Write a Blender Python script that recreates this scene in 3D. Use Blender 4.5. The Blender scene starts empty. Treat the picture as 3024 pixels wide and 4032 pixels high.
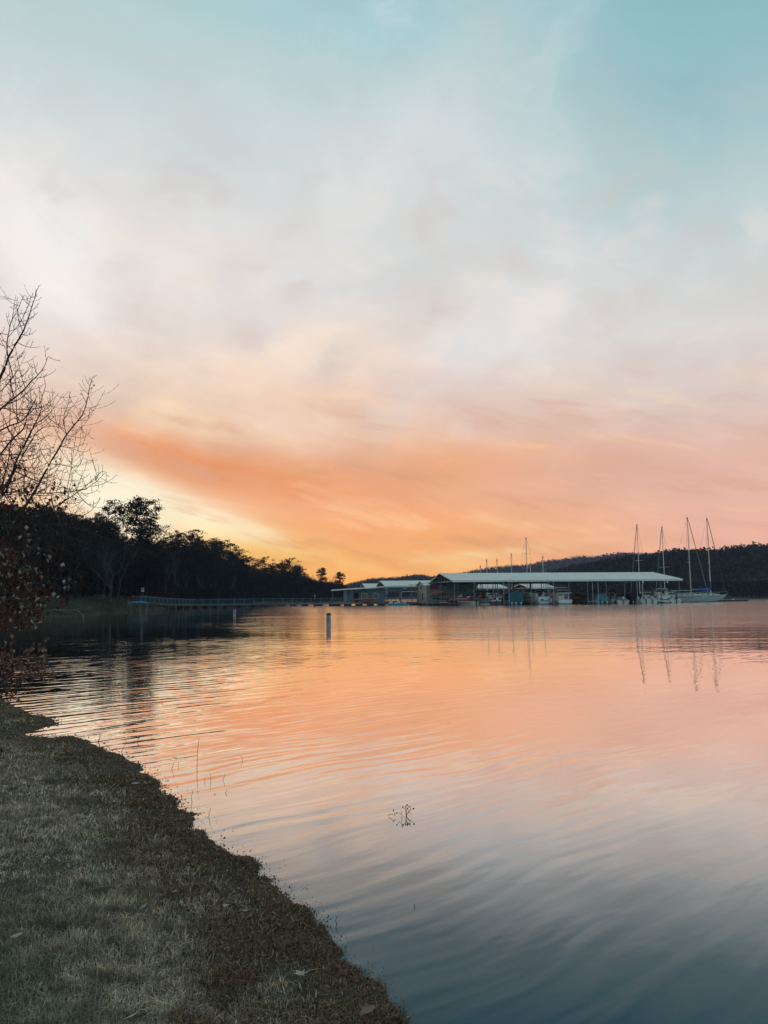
import bpy, math, random
import numpy as np
from mathutils import Vector, Matrix, noise as mnoise
random.seed(7); rng = np.random.default_rng(7)
R = math.radians
SC = bpy.context.scene
C = SC.collection
# ------------------------------------------------------------------ camera
CAM_H = 1.8; FPX = 3026.0; PITCH = math.atan(333/FPX); ROLL = R(-0.5)
cd = bpy.data.cameras.new('camera'); cam = bpy.data.objects.new('camera', cd); C.objects.link(cam)
cd.sensor_fit = 'VERTICAL'; cd.sensor_height = 36; cd.lens = 36*FPX/4032
cd.clip_start = 0.1; cd.clip_end = 20000
CR = Matrix.Rotation(R(90)+PITCH, 4, 'X') @ Matrix.Rotation(ROLL, 4, 'Z')
cam.matrix_world = Matrix.Translation((0,0,CAM_H)) @ CR
SC.camera = cam
# ------------------------------------------------------------------ exposure
SC.view_settings.view_transform = 'Standard'; SC.view_settings.look = 'None'
SC.view_settings.exposure = 0; SC.view_settings.gamma = 1
# ------------------------------------------------------------------ node helpers
def lin(h):
    h = h.lstrip('#'); out = []
    for i in (0,2,4):
        c = int(h[i:i+2],16)/255
        out.append(c/12.92 if c <= .04045 else ((c+.055)/1.055)**2.4)
    return tuple(out)+(1,)
class NT:
    def __init__(s, tree): s.t = tree; s.n = tree.nodes; s.l = tree.links; s.n.clear()
    def new(s, typ, **kw):
        o = s.n.new(typ)
        for k, v in kw.items(): setattr(o, k, v)
        return o
    def put(s, sock, v):
        if isinstance(v, bpy.types.NodeSocket): s.l.new(v, sock)
        elif v is not None: sock.default_value = v
    def m(s, op, a, b=None, c=None, clamp=False):
        o = s.new('ShaderNodeMath', operation=op, use_clamp=clamp)
        for i, v in enumerate((a,b,c)):
            if v is not None: s.put(o.inputs[i], v)
        return o.outputs[0]
    def mix(s, f, a, b, typ='MIX'):
        o = s.new('ShaderNodeMix', data_type='RGBA', blend_type=typ)
        s.put(o.inputs[0], f); s.put(o.inputs[6], a); s.put(o.inputs[7], b)
        return o.outputs[2]
    def ramp(s, f, stops, interp='LINEAR'):
        o = s.new('ShaderNodeValToRGB'); cr = o.color_ramp; cr.interpolation = interp
        while len(cr.elements) > 1: cr.elements.remove(cr.elements[0])
        cr.elements[0].position = stops[0][0]; cr.elements[0].color = stops[0][1]
        for p, c in stops[1:]:
            e = cr.elements.new(p); e.color = c
        s.put(o.inputs[0], f); return o.outputs[0]
    def noise(s, vec, scale, detail=3, rough=.5, dist=0):
        o = s.new('ShaderNodeTexNoise'); s.put(o.inputs['Vector'], vec)
        o.inputs['Scale'].default_value = scale; o.inputs['Detail'].default_value = detail
        o.inputs['Roughness'].default_value = rough; o.inputs['Distortion'].default_value = dist
        return o.outputs[0]
    def xyz(s, x, y, z=0.0):
        o = s.new('ShaderNodeCombineXYZ'); s.put(o.inputs[0],x); s.put(o.inputs[1],y); s.put(o.inputs[2],z); return o.outputs[0]
    def maprange(s, v, a, b, c=0.0, d=1.0, smooth=False):
        o = s.new('ShaderNodeMapRange'); o.interpolation_type = 'SMOOTHSTEP' if smooth else 'LINEAR'
        s.put(o.inputs[0], v)
        for i, q in enumerate((a,b,c,d)): s.put(o.inputs[i+1], q)
        return o.outputs[0]
# ------------------------------------------------------------------ world: dusk sky with sunset cloud
SUN_AZ = -17.0
W = bpy.data.worlds.new('World'); SC.world = W; W.use_nodes = True
n = NT(W.node_tree)
geo = n.new('ShaderNodeNewGeometry'); sep = n.new('ShaderNodeSeparateXYZ')
tc = n.new('ShaderNodeTexCoord'); n.l.new(tc.outputs['Generated'], sep.inputs[0])
dx, dy, dz = sep.outputs
el = n.m('MULTIPLY', n.m('ARCSINE', dz), 180/math.pi)
az = n.m('MULTIPLY', n.m('ARCTAN2', dx, dy), 180/math.pi)
# cloud coordinates: fibres fan out of the sunset point
fu = n.m('SUBTRACT', az, -20.0); fv = n.m('ADD', el, 6.0)
th_ = n.m('ARCTAN2', fv, fu); rho = n.m('SQRT', n.m('ADD', n.m('MULTIPLY', fu, fu), n.m('MULTIPLY', fv, fv)))
iso = n.xyz(n.m('MULTIPLY', az, .10), n.m('MULTIPLY', el, .16), 1.3)
wn = n.new('ShaderNodeTexNoise'); n.put(wn.inputs['Vector'], iso); wn.inputs['Scale'].default_value = .9; wn.inputs['Detail'].default_value = 3
ws = n.new('ShaderNodeSeparateColor'); n.l.new(wn.outputs['Color'], ws.inputs[0])
w1 = n.m('SUBTRACT', ws.outputs[0], .5); w2 = n.m('SUBTRACT', ws.outputs[1], .5)
fan = n.xyz(n.m('ADD', n.m('MULTIPLY', th_, 3.2), n.m('MULTIPLY', w1, 1.6)), n.m('ADD', n.m('MULTIPLY', rho, .045), n.m('MULTIPLY', w2, 1.2)), 0.0)
soft = n.m('SUBTRACT', n.noise(fan, 1.0, 6, .55, .3), .5)
low = n.xyz(n.m('ADD', n.m('MULTIPLY', az, .07), n.m('MULTIPLY', w1, .7)), n.m('ADD', n.m('ADD', n.m('MULTIPLY', el, .36), n.m('MULTIPLY', az, .08)), n.m('MULTIPLY', w2, .8)), 3.7)
streak = n.m('SUBTRACT', n.noise(low, 1.6, 8, .58, .15), .5)
big = n.m('SUBTRACT', n.noise(iso, .55, 5, .55, .4), .5)
mott = n.m('SUBTRACT', n.noise(n.xyz(n.m('ADD', n.m('MULTIPLY', az, .22), n.m('MULTIPLY', w2, 1.0)), n.m('ADD', n.m('MULTIPLY', el, .34), n.m('MULTIPLY', w1, 1.0)), 6.0), .8, 6, .48, .2), .5)
elw = n.m('ADD', el, n.m('ADD', n.m('MULTIPLY', big, 6.0), n.m('ADD', n.m('MULTIPLY', soft, n.maprange(el, 4.0, 25.0, 1.5, 6.0)), n.m('MULTIPLY', mott, n.maprange(el, 4.0, 25.0, 1.0, 4.0)))))
v = n.m('DIVIDE', elw, 90.0, clamp=True)
def stops(rows): return [(max(0,e)/90, lin(h)) for e, h in rows]
L_ = n.ramp(v, stops([(0,'ffae4e'),(3,'ffc06c'),(6.5,'fbd0a6'),(9.9,'eebb9b'),(13.4,'eccdb8'),(18.4,'e9dad1'),(24.8,'e6e0dc'),(30,'d8dbdb'),(38.8,'b2ced1'),(55,'a0c2c8'),(90,'9cbfc7')]))
M_ = n.ramp(v, stops([(0,'ffa74b'),(3,'ffb564'),(6.5,'f8b37c'),(9.9,'f2b68e'),(13.4,'efc9b1'),(18.4,'e8dad2'),(24.8,'dedddb'),(32,'cbd6d8'),(38.8,'a6cad0'),(55,'98bec6'),(90,'9cbfc7')]))
R_ = n.ramp(v, stops([(0,'f2a983'),(3,'efb094'),(6.5,'e8b8a4'),(9.9,'e6c4b6'),(13.4,'e0cec6'),(18.4,'dbd8d5'),(24.8,'c0d2d4'),(32,'9cc2c8'),(38.8,'8ab9c1'),(55,'86b3bd'),(90,'9cbfc7')]))
B_ = n.ramp(v, stops([(0,'9aa6ae'),(10,'a2b1b8'),(30,'9ab6bf'),(60,'98b9c2'),(90,'9cbfc7')]))
base = n.mix(n.maprange(az, -20.0, 2.0, smooth=True), L_, M_)
base = n.mix(n.maprange(az, 2.0, 25.0, smooth=True), base, R_)
back = n.maprange(n.m('ABSOLUTE', n.m('SUBTRACT', az, SUN_AZ)), 50.0, 130.0, smooth=True)
back = n.m('MULTIPLY', back, n.maprange(el, 88.0, 60.0))
base = n.mix(back, base, B_)
def blob(base, u0, v0, su, sv, rot, col, amt, tex=None, gain=0.0):
    c, s_ = math.cos(R(rot)), math.sin(R(rot))
    du = n.m('SUBTRACT', az, u0); dv = n.m('SUBTRACT', el, v0)
    a = n.m('DIVIDE', n.m('ADD', n.m('MULTIPLY', du, c), n.m('MULTIPLY', dv, s_)), su)
    b = n.m('DIVIDE', n.m('SUBTRACT', n.m('MULTIPLY', dv, c), n.m('MULTIPLY', du, s_)), sv)
    g = n.m('EXPONENT', n.m('MULTIPLY', n.m('ADD', n.m('MULTIPLY', a, a), n.m('MULTIPLY', b, b)), -1.0))
    g = n.m('MULTIPLY', g, amt)
    if tex is not None: g = n.m('MULTIPLY', g, n.m('ADD', 1.0, n.m('MULTIPLY', tex, gain)))
    g = n.m('MINIMUM', n.m('MAXIMUM', g, 0.0), 1.0)
    return n.mix(g, base, lin(col))
base = blob(base, -24, 23, 8, 5.0, -14, 'f4f0ee', .8, soft, 4)
base = blob(base, -2, 28, 13, 3.6, 38, 'e4e2e1', .42, soft, 6)
base = blob(base, 10, 34, 13, 5, 50, 'cdd8da', .16, soft, 6)
base = blob(base, 3, 24, 9, 3.0, 22, 'cfd5d6', .5, mott, 4)
base = blob(base, 10, 19, 14, 3.0, 20, 'e4e2e1', .5, soft, 6)
base = blob(base, -7, 17.3, 8, 2.2, 14, 'f7e3d2', .85, mott, 6)
base = blob(base, -14, 12.6, 7, 2.0, -20, 'f9dcba', .75, mott, 6)
base = blob(base, -3, 14.0, 10, 2.4, -8, 'f3c9ab', .5, mott, 6)
base = blob(base, 8, 13.5, 8, 2.2, -22, 'dbbcb0', .55, mott, 5)
base = blob(base, -10, 8.9, 13, 1.9, -12, 'f0995c', .85, streak, 3.0)
base = blob(base, -16, 9.8, 7, 1.0, -14, 'e48c5e', .5, streak, 4.0)
base = blob(base, 3, 9.0, 13, 2.2, 4, 'f3a878', .6, streak, 4.0)
base = blob(base, 20, 8.8, 14, 1.6, 4, 'e9b29d', .5, streak, 5)
base = blob(base, -19, 6.4, 5.5, 2.2, -34, 'fff6da', 1.2, streak, 1.0)
base = blob(base, -14.5, 6.3, 7.0, .95, -20, 'fff4d6', 1.0, streak, 6.0)
base = blob(base, -11.5, 4.9, 5.0, .85, -16, 'fff0c4', .9, streak, 9.0)
base = blob(base, -8.0, 2.6, 7.5, 1.6, -8, 'ffc45e', .9, streak, 3.0)
base = blob(base, -2, 4.6, 7.0, .8, -10, 'f7a566', .6, streak, 5.0)
base = blob(base, 8.5, 3.2, 7.0, .40, 5, 'ffe3a6', .5, streak, 5.0)
base = blob(base, 3.0, 2.1, 6.0, .5, 2, 'ffcd82', .6, streak, 5.0)
base = blob(base, -5, .8, 9.0, 1.8, 0, 'ffa845', .8)
def band(a0,a1,b0,b1): return n.m('MULTIPLY', n.maprange(el,a0,a1,smooth=True), n.maprange(el,b1,b0,smooth=True))
def wisps(base, tex_, lo, hi, col, amt, mask): return n.mix(n.m('MULTIPLY', n.m('MULTIPLY', n.maprange(tex_, lo, hi, smooth=True), amt), mask), base, lin(col))
front = n.maprange(n.m('ABSOLUTE', n.m('SUBTRACT', az, SUN_AZ)), 80.0, 35.0, smooth=True)
lowm = n.m('MULTIPLY', band(1.0,4.0,12.0,19.0), front); midm = n.m('MULTIPLY', band(9.0,14.0,26.0,34.0), front); upm = n.m('MULTIPLY', band(16.0,24.0,44.0,60.0), front)
base = wisps(base, streak, .03, .20, 'ffdcab', .30, lowm)
base = wisps(base, streak, -.03, -.20, 'e0906a', .26, lowm)
base = wisps(base, mott, .02, .18, 'f8e6d8', .26, midm)
base = wisps(base, mott, -.02, -.18, 'dcc6bc', .22, midm)
base = wisps(base, soft, .02, .20, 'e6e6e6', .25, upm)
base = wisps(base, mott, -.03, -.20, 'bccdd0', .10, upm)
tex = n.m('ADD', 1.0, n.m('ADD', n.m('MULTIPLY', streak, n.maprange(el, 3.0, 22.0, .34, .06)), n.m('ADD', n.m('MULTIPLY', soft, .16), n.m('MULTIPLY', mott, .16))))
tex = n.m('MULTIPLY', tex, n.maprange(el, 0.0, 9.0, 1.34, 1.03))
base = n.mix(1.0, base, n.xyz(tex, tex, tex), 'MULTIPLY')
sky = n.new('ShaderNodeTexSky', sky_type='NISHITA', sun_disc=False)
sky.sun_elevation = R(1.2); sky.sun_rotation = R(SUN_AZ); sky.air_density = 1.2; sky.dust_density = 2.0
bg1 = n.new('ShaderNodeBackground'); n.l.new(base, bg1.inputs[0]); bg1.inputs[1].default_value = 1.0
bg2 = n.new('ShaderNodeBackground'); n.l.new(sky.outputs[0], bg2.inputs[0]); bg2.inputs[1].default_value = 0.05
ad = n.new('ShaderNodeMixShader'); ad.inputs[0].default_value = .02
n.l.new(bg1.outputs[0], ad.inputs[1]); n.l.new(bg2.outputs[0], ad.inputs[2])
wo = n.new('ShaderNodeOutputWorld'); n.l.new(ad.outputs[0], wo.inputs[0])
# ------------------------------------------------------------------ sun (just above the horizon, behind the wooded hill)
sl = bpy.data.lights.new('sun', 'SUN'); sl.energy = 0.25; sl.angle = R(2); sl.color = (1,.55,.28)
so = bpy.data.objects.new('sun', sl); C.objects.link(so)
sd = Vector((math.sin(R(SUN_AZ)), math.cos(R(SUN_AZ)), math.tan(R(1.2)))).normalized()
so.rotation_euler = sd.to_track_quat('Z', 'Y').to_euler()
# ------------------------------------------------------------------ pixel -> world
CR3 = CR.to_3x3()
def ray(x, y): return CR3 @ Vector(((x-1512)/FPX, (2016-y)/FPX, -1))
def P(x, y, D):
    d = ray(x, y); return Vector((0,0,CAM_H)) + d*(D/d.y)
def G(x, y, z=0.0):
    d = ray(x, y); return Vector((0,0,CAM_H)) + d*((z-CAM_H)/d.z)
def XD(x, D): return P(x, 2340, D).x
# ------------------------------------------------------------------ materials
def mat(name, col, rough=.7, var=.25, scale=3.0, col2=None, bump=0.0, bscale=20.0, metal=0.0, spec=.4, attr=None, ribs=None, detail=4, trans=0.0):
    m_ = bpy.data.materials.new(name); m_.use_nodes = True; q = NT(m_.node_tree)
    bs = q.new('ShaderNodeBsdfPrincipled'); out = q.new('ShaderNodeOutputMaterial')
    t = q.new('ShaderNodeTexCoord'); ob = t.outputs['Object']
    c = tuple(col)+(1,) if len(col) == 3 else col
    c2 = tuple(col2)+(1,) if col2 else tuple(x*(1-var) for x in c[:3])+(1,)
    nz = q.noise(ob, scale, detail, .6)
    f = q.maprange(nz, .35, .65)
    colr = q.mix(f, c, c2)
    if attr:
        a = q.new('ShaderNodeAttribute', attribute_name=attr)
        colr = q.mix(1.0, a.outputs['Color'], q.mix(f, (1,1,1,1), (1-var,1-var,1-var,1)), 'MULTIPLY')
    q.put(bs.inputs['Base Color'], colr)
    bs.inputs['Roughness'].default_value = rough; bs.inputs['Metallic'].default_value = metal
    bs.inputs['Specular IOR Level'].default_value = spec
    h = None
    if ribs:
        w = q.new('ShaderNodeTexWave', wave_type='BANDS', bands_direction=ribs[0]); q.put(w.inputs['Vector'], ob)
        w.inputs['Scale'].default_value = ribs[1]; h = q.m('POWER', w.outputs[1], 4.0)
    if bump: h2 = q.noise(ob, bscale, 4, .6); h = q.m('ADD', q.m('MULTIPLY', h, 1.0), q.m('MULTIPLY', h2, .5)) if h is not None else h2
    if h is not None:
        b = q.new('ShaderNodeBump'); b.inputs['Strength'].default_value = .6; b.inputs['Distance'].default_value = bump or .03
        q.put(b.inputs['Height'], h); q.put(bs.inputs['Normal'], b.outputs[0])
    if trans:
        tr = q.new('ShaderNodeBsdfTranslucent'); q.put(tr.inputs[0], colr)
        ms = q.new('ShaderNodeMixShader'); ms.inputs[0].default_value = trans
        q.l.new(bs.outputs[0], ms.inputs[1]); q.l.new(tr.outputs[0], ms.inputs[2]); q.l.new(ms.outputs[0], out.inputs[0])
    else: q.l.new(bs.outputs[0], out.inputs[0])
    return m_
M = {}
M['roof'] = mat('white_metal_roof', (.58,.62,.60), .55, .18, .6, ribs=('X', 1.1), bump=.02, bscale=3)
M['trim'] = mat('white_trim', (.68,.70,.68), .5, .15)
M['dark_steel'] = mat('dark_steel', (.09,.11,.12), .6, .3)
M['steel'] = mat('galvanised_steel', (.20,.24,.25), .45, .3, metal=.3)
M['teal_rail'] = mat('teal_grey_rail', (.11,.18,.20), .5, .3)
M['mesh_panel'] = mat('rail_infill', (.025,.055,.07), .95, .3, spec=.05)
M['deck'] = mat('weathered_deck', (.13,.115,.10), .85, .4, 6, bump=.01, ribs=('X', 3.0))
M['float'] = mat('black_float', (.03,.03,.035), .6, .3)
M['teal_wall'] = mat('teal_grey_cladding', (.12,.19,.20), .7, .3, 1.0, ribs=('X', 1.6))
M['pale_wall'] = mat('pale_siding', (.28,.35,.34), .7, .25, 1.0, ribs=('Z', 3.0))
M['tan_wall'] = mat('tan_siding', (.36,.30,.21), .75, .3, 1.0, ribs=('Z', 3.0))
M['shade_and_door'] = mat('gable_shade_and_door_boards', (.022,.022,.026), .95, spec=.05, var=.4, scale=1.0, ribs=('Y', 1.6))#, .4, 1.0, ribs=('Y', 1.6))
M['glass'] = mat('dark_window_glass', (.03,.045,.05), .08, .2, spec=.8)
M['white'] = mat('white_gelcoat', (.54,.60,.59), .3, .12, 1.5, spec=.6)
M['cream'] = mat('cream_gelcoat', (.55,.52,.44), .35, .15, 1.5, spec=.6)
M['black'] = mat('black_gelcoat', (.02,.022,.026), .3, .3, spec=.5)
M['red'] = mat('red_gelcoat', (.33,.03,.03), .3, .2, spec=.5)
M['maroon'] = mat('maroon_canvas', (.10,.015,.02), .8, .3)
M['navy'] = mat('navy_canvas', (.012,.018,.035), .8, .3)
M['blue'] = mat('blue_canvas', (.02,.09,.30), .7, .3)
M['teal_canvas'] = mat('teal_canvas', (.02,.10,.13), .75, .3, 1.2, bump=.04, bscale=2)
M['sky_canvas'] = mat('light_blue_canvas', (.07,.18,.25), .75, .3, 1.2, bump=.04, bscale=2)
M['grey_canvas'] = mat('grey_canvas', (.16,.19,.20), .8, .3, 1.2, bump=.04, bscale=2)
M['alu'] = mat('brushed_aluminium', (.42,.45,.45), .35, .2, metal=.6)
M['mast'] = mat('mast_aluminium', (.55,.56,.52), .4, .2, metal=.2)
M['rope'] = mat('dark_rigging', (.05,.045,.045), .7, .2)
M['stripe'] = mat('blue_stripe', (.03,.10,.14), .4, .1)
M['yellow'] = mat('yellow_plastic', (.55,.45,.12), .5, .2)
M['kayak_blue'] = mat('blue_plastic', (.02,.20,.42), .4, .15)
M['kayak_red'] = mat('red_plastic', (.45,.06,.04), .4, .2)
M['aqua'] = mat('aqua_plastic', (.03,.33,.36), .4, .15)
M['orange'] = mat('orange_mark', (.50,.10,.07), .5, .15)
M['mark_black'] = mat('black_mark', (.015,.015,.03), .5, .1)
M['mark_green'] = mat('green_mark', (.20,.36,.22), .5, .1)
M['buoy'] = mat('buoy_white', (.33,.38,.44), .5, .3, 6)
M['buoy_band'] = mat('buoy_dark_band', (.10,.07,.10), .5, .3, 6)
M['wood'] = mat('weathered_wood', (.14,.11,.08), .9, .4, 5, bump=.01)
M['bark'] = mat('pine_bark', (.022,.018,.016), .95, .4, 3, bump=.02, bscale=8)
M['pale_bark'] = mat('pale_bark', (.16,.16,.15), .9, .4, 3)
M['mid_bark'] = mat('grey_bark', (.055,.055,.057), .9, .4, 3)
M['twig'] = mat('twig_bark', (.060,.042,.038), .85, .35, 8, bump=.004, bscale=40)
M['needles'] = mat('pine_needles', (.012,.016,.010), .9, .4, .8, col2=(.018,.014,.010), trans=.1, spec=.1)
M['brush'] = mat('bare_brush', (.017,.015,.015), .95, .4, .3, spec=.1)
M['far_wood'] = mat('far_woodland', (.034,.030,.028), .95, .5, .035, col2=(.008,.011,.011), spec=.1)
M['hill'] = mat('leaf_litter_hill', (.018,.016,.014), .95, .4, .05, spec=.1)
M['tuft'] = mat('dry_tufts', (.09,.075,.055), .95, .5, .3, col2=(.035,.045,.025))
M['bleached'] = mat('bleached_wood', (.12,.12,.115), .85, .3, 5)
M['skin'] = mat('skin', (.35,.2,.14), .6, .1)
M['jacket'] = mat('dark_jacket', (.03,.03,.04), .85, .2)
M['trousers'] = mat('dark_trousers', (.02,.025,.035), .85, .2)
M['leaf'] = mat('dry_leaf', (.1,.05,.03), .6, .3, 20, attr='tint', trans=.35)
M['blade'] = mat('grass_blade', (.1,.1,.08), .7, .3, 1.5, attr='tint', trans=.15)
M['litter'] = mat('pale_dead_leaf', (.36,.31,.24), .7, .35, 30, bump=.002)
M['litter_brown'] = mat('brown_dead_leaf', (.17,.11,.08), .7, .4, 30, bump=.002)
# ------------------------------------------------------------------ mesh builder
class MB:
    def __init__(s): s.v = []; s.f = []
    def add(s, vs, fs):
        k = len(s.v); s.v += [tuple(p) for p in vs]; s.f += [tuple(i+k for i in f) for f in fs]; return s
    def box(s, x0,x1,y0,y1,z0,z1):
        return s.add([(x0,y0,z0),(x1,y0,z0),(x1,y1,z0),(x0,y1,z0),(x0,y0,z1),(x1,y0,z1),(x1,y1,z1),(x0,y1,z1)],
            [(0,3,2,1),(4,5,6,7),(0,1,5,4),(1,2,6,5),(2,3,7,6),(3,0,4,7)])
    def tube(s, pts, r0, r1=None, k=6, cap=True):
        r1 = r0 if r1 is None else r1
        pts = [Vector(p) for p in pts]; N = len(pts); vs = []
        for i, p in enumerate(pts):
            t = (pts[min(i+1,N-1)]-pts[max(i-1,0)])
            if t.length < 1e-9: t = Vector((0,0,1))
            t.normalize(); a = t.cross(Vector((0,0,1)) if abs(t.z) < .9 else Vector((1,0,0))).normalized(); b = t.cross(a)
            r = r0+(r1-r0)*i/max(1,N-1)
            for j in range(k):
                th = 2*math.pi*j/k; vs.append(p+a*(r*math.cos(th))+b*(r*math.sin(th)))
        fs = [(i*k+j, i*k+(j+1)%k, (i+1)*k+(j+1)%k, (i+1)*k+j) for i in range(N-1) for j in range(k)]
        if cap: fs += [tuple(range(k))[::-1], tuple((N-1)*k+j for j in range(k))]
        return s.add(vs, fs)
    def prism(s, prof, a0, a1, axis='x'):
        """profile of (u,w) swept along axis x (u=y,w=z) or y (u=x,w=z)"""
        m_ = len(prof); mk = (lambda a,u,w:(a,u,w)) if axis == 'x' else ((lambda a,u,w:(u,a,w)) if axis == 'y' else (lambda a,u,w:(u,w,a)))
        vs = [mk(a0,u,w) for u,w in prof]+[mk(a1,u,w) for u,w in prof]
        fs = [(i,(i+1)%m_,m_+(i+1)%m_,m_+i) for i in range(m_)]+[tuple(range(m_))[::-1], tuple(range(m_,2*m_))]
        return s.add(vs, fs)
    def lathe(s, prof, k=16, c=(0,0,0)):
        vs = [(c[0]+r*math.cos(2*math.pi*j/k), c[1]+r*math.sin(2*math.pi*j/k), c[2]+z) for r,z in prof for j in range(k)]
        N = len(prof)
        fs = [(i*k+j,i*k+(j+1)%k,(i+1)*k+(j+1)%k,(i+1)*k+j) for i in range(N-1) for j in range(k)]
        fs += [tuple(range(k))[::-1], tuple((N-1)*k+j for j in range(k))]
        return s.add(vs, fs)
    def build(s, name, m_, parent=None, smooth=False, fix=True):
        me = bpy.data.meshes.new(name); me.from_pydata(s.v, [], s.f)
        if fix:
            import bmesh
            b = bmesh.new(); b.from_mesh(me); bmesh.ops.recalc_face_normals(b, faces=b.faces); b.to_mesh(me); b.free()
        me.materials.append(m_)
        if smooth: me.polygons.foreach_set('use_smooth', [True]*len(me.polygons))
        o = bpy.data.objects.new(name, me); C.objects.link(o)
        if parent: o.parent = parent
        return o
def npmesh(name, V, F, m_, parent=None, tint=None, smooth=False):
    """V (n,3) array; F (m,k) array of equal-sized faces; tint (n,3)"""
    me = bpy.data.meshes.new(name); V = np.asarray(V, np.float32); F = np.asarray(F, np.int32)
    me.vertices.add(len(V)); me.vertices.foreach_set('co', V.ravel())
    k = F.shape[1]; me.loops.add(F.size); me.loops.foreach_set('vertex_index', F.ravel())
    me.polygons.add(len(F)); me.polygons.foreach_set('loop_start', np.arange(len(F), dtype=np.int32)*k)
    me.polygons.foreach_set('loop_total', np.full(len(F), k, np.int32))
    if smooth: me.polygons.foreach_set('use_smooth', np.ones(len(F), bool))
    me.update(calc_edges=True)
    if tint is not None:
        a = me.color_attributes.new('tint', 'FLOAT_COLOR', 'POINT')
        t4 = np.ones((len(V),4), np.float32); t4[:,:3] = tint; a.data.foreach_set('color', t4.ravel())
    me.materials.append(m_)
    o = bpy.data.objects.new(name, me); C.objects.link(o)
    if parent: o.parent = parent
    return o
def tag(o, label, cat, group=None):
    o['label'] = label; o['category'] = cat
    if group: o['group'] = group
    return o
def thing(name, label, cat, loc=(0,0,0), rz=0, group=None):
    o = bpy.data.objects.new(name, None); o.empty_display_size = .2; C.objects.link(o)
    o.location = loc; o.rotation_euler = (0,0,rz); return tag(o, label, cat, group)
def struct(o, kind='structure'): o['kind'] = kind; return o
def copy_tree(o, loc, rz=0, scale=None, label=None, group=None):
    def rec(src, par):
        c = src.copy(); C.objects.link(c)
        if par: c.parent = par
        for ch in src.children: rec(ch, c)
        return c
    r = rec(o, None); r.location = loc; r.rotation_euler = (0,0,rz)
    if scale: r.scale = scale
    if label: r['label'] = label
    if group: r['group'] = group
    return r
def fbm(x, y, z=0.0, o=4): return mnoise.fractal(Vector((x,y,z)), 1.0, 2.0, o)
# ------------------------------------------------------------------ water
wm = bpy.data.materials.new('lake_water'); wm.use_nodes = True; q = NT(wm.node_tree)
t = q.new('ShaderNodeTexCoord'); ob = t.outputs['Object']
sp = q.new('ShaderNodeSeparateXYZ'); q.l.new(ob, sp.inputs[0]); wx, wy, _ = sp.outputs
a = R(40)      # crests run away to the right
u_ = q.m('ADD', q.m('MULTIPLY', wx, math.cos(a)), q.m('MULTIPLY', wy, math.sin(a)))
v_ = q.m('SUBTRACT', q.m('MULTIPLY', wy, math.cos(a)), q.m('MULTIPLY', wx, math.sin(a)))
warp = q.noise(ob, .35, 2, .5)
vv = q.m('ADD', v_, q.m('MULTIPLY', warp, .9))
r1 = q.noise(q.xyz(q.m('MULTIPLY', u_, .55), q.m('MULTIPLY', vv, 4.4), 0.0), 1.0, 1.5, .4, .15)
r2 = q.noise(q.xyz(q.m('MULTIPLY', u_, 2.2), q.m('MULTIPLY', v_, 6.0), 5.0), 1.0, 2.0, .5)
r3 = q.noise(q.xyz(q.m('MULTIPLY', wx, .35), q.m('MULTIPLY', wy, .9), 8.0), 1.0, 2.0, .5)
patch = q.maprange(q.noise(q.xyz(q.m('MULTIPLY', wx, .05), q.m('MULTIPLY', wy, .10), 2.0), 1.0, 4.0, .55), .36, .64, .45, 1.45)
left = q.m('MULTIPLY', q.maprange(q.m('ADD', wx, q.m('MULTIPLY', wy, .16)), -1.5, 6.0, 1.35, .34), q.maprange(wy, 15.0, 34.0, 1.0, .45))     # the cove side is more ruffled
opn = q.maprange(q.m('ADD', wx, q.m('MULTIPLY', wy, .16)), -3.0, 6.0, .08, 1.0)
far = q.m('MULTIPLY', q.maprange(wy, 15.0, 50.0), opn)
offs = q.m('ADD', 1.0, q.m('MULTIPLY', far, 3.6))     # and so is the open lake
h = q.m('ADD', q.m('MULTIPLY', q.m('MULTIPLY', r1, .0108), left), q.m('ADD', q.m('MULTIPLY', q.m('MULTIPLY', r2, .0026), left), q.m('MULTIPLY', r3, q.m('MULTIPLY', .0045, q.maprange(q.m('ADD', wx, q.m('MULTIPLY', wy, .2)), -3.0, 4.0, .2, 1.0)))))
h = q.m('MULTIPLY', q.m('MULTIPLY', h, patch), offs)
b = q.new('ShaderNodeBump'); b.inputs['Strength'].default_value = 1; b.inputs['Distance'].default_value = 1.0; q.put(b.inputs['Height'], h)
lw = q.new('ShaderNodeLayerWeight'); lw.inputs[0].default_value = .5; q.put(lw.inputs['Normal'], b.outputs[0])
def g3(x): return (x,x,x,1)
fr = q.ramp(lw.outputs['Facing'], [(0,g3(.02)),(.45,g3(.02)),(.5,g3(.022)),(.546,g3(.032)),(.61,g3(.10)),(.67,g3(.28)),(.724,g3(.58)),(.768,g3(.82)),(.84,g3(.98)),(1,g3(1))])
gl = q.new('ShaderNodeBsdfGlossy'); q.put(gl.inputs['Roughness'], q.m('ADD', .015, q.m('MULTIPLY', far, .11))); gl.inputs[0].default_value = (1,.975,.945,1); q.put(gl.inputs['Normal'], b.outputs[0])
df = q.new('ShaderNodeBsdfDiffuse'); df.inputs[0].default_value = (.030,.085,.110,1)
ms = q.new('ShaderNodeMixShader'); q.put(ms.inputs[0], fr); q.l.new(df.outputs[0], ms.inputs[1]); q.l.new(gl.outputs[0], ms.inputs[2])
out = q.new('ShaderNodeOutputMaterial'); q.l.new(ms.outputs[0], out.inputs[0])
S = 6000
struct(MB().add([(-S,-S,0),(S,-S,0),(S,S,0),(-S,S,0)], [(0,1,2,3)]).build('water', wm, fix=False))
M['bed'] = mat('lake_bed', (.06,.05,.04), .95, .3, .2)
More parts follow.
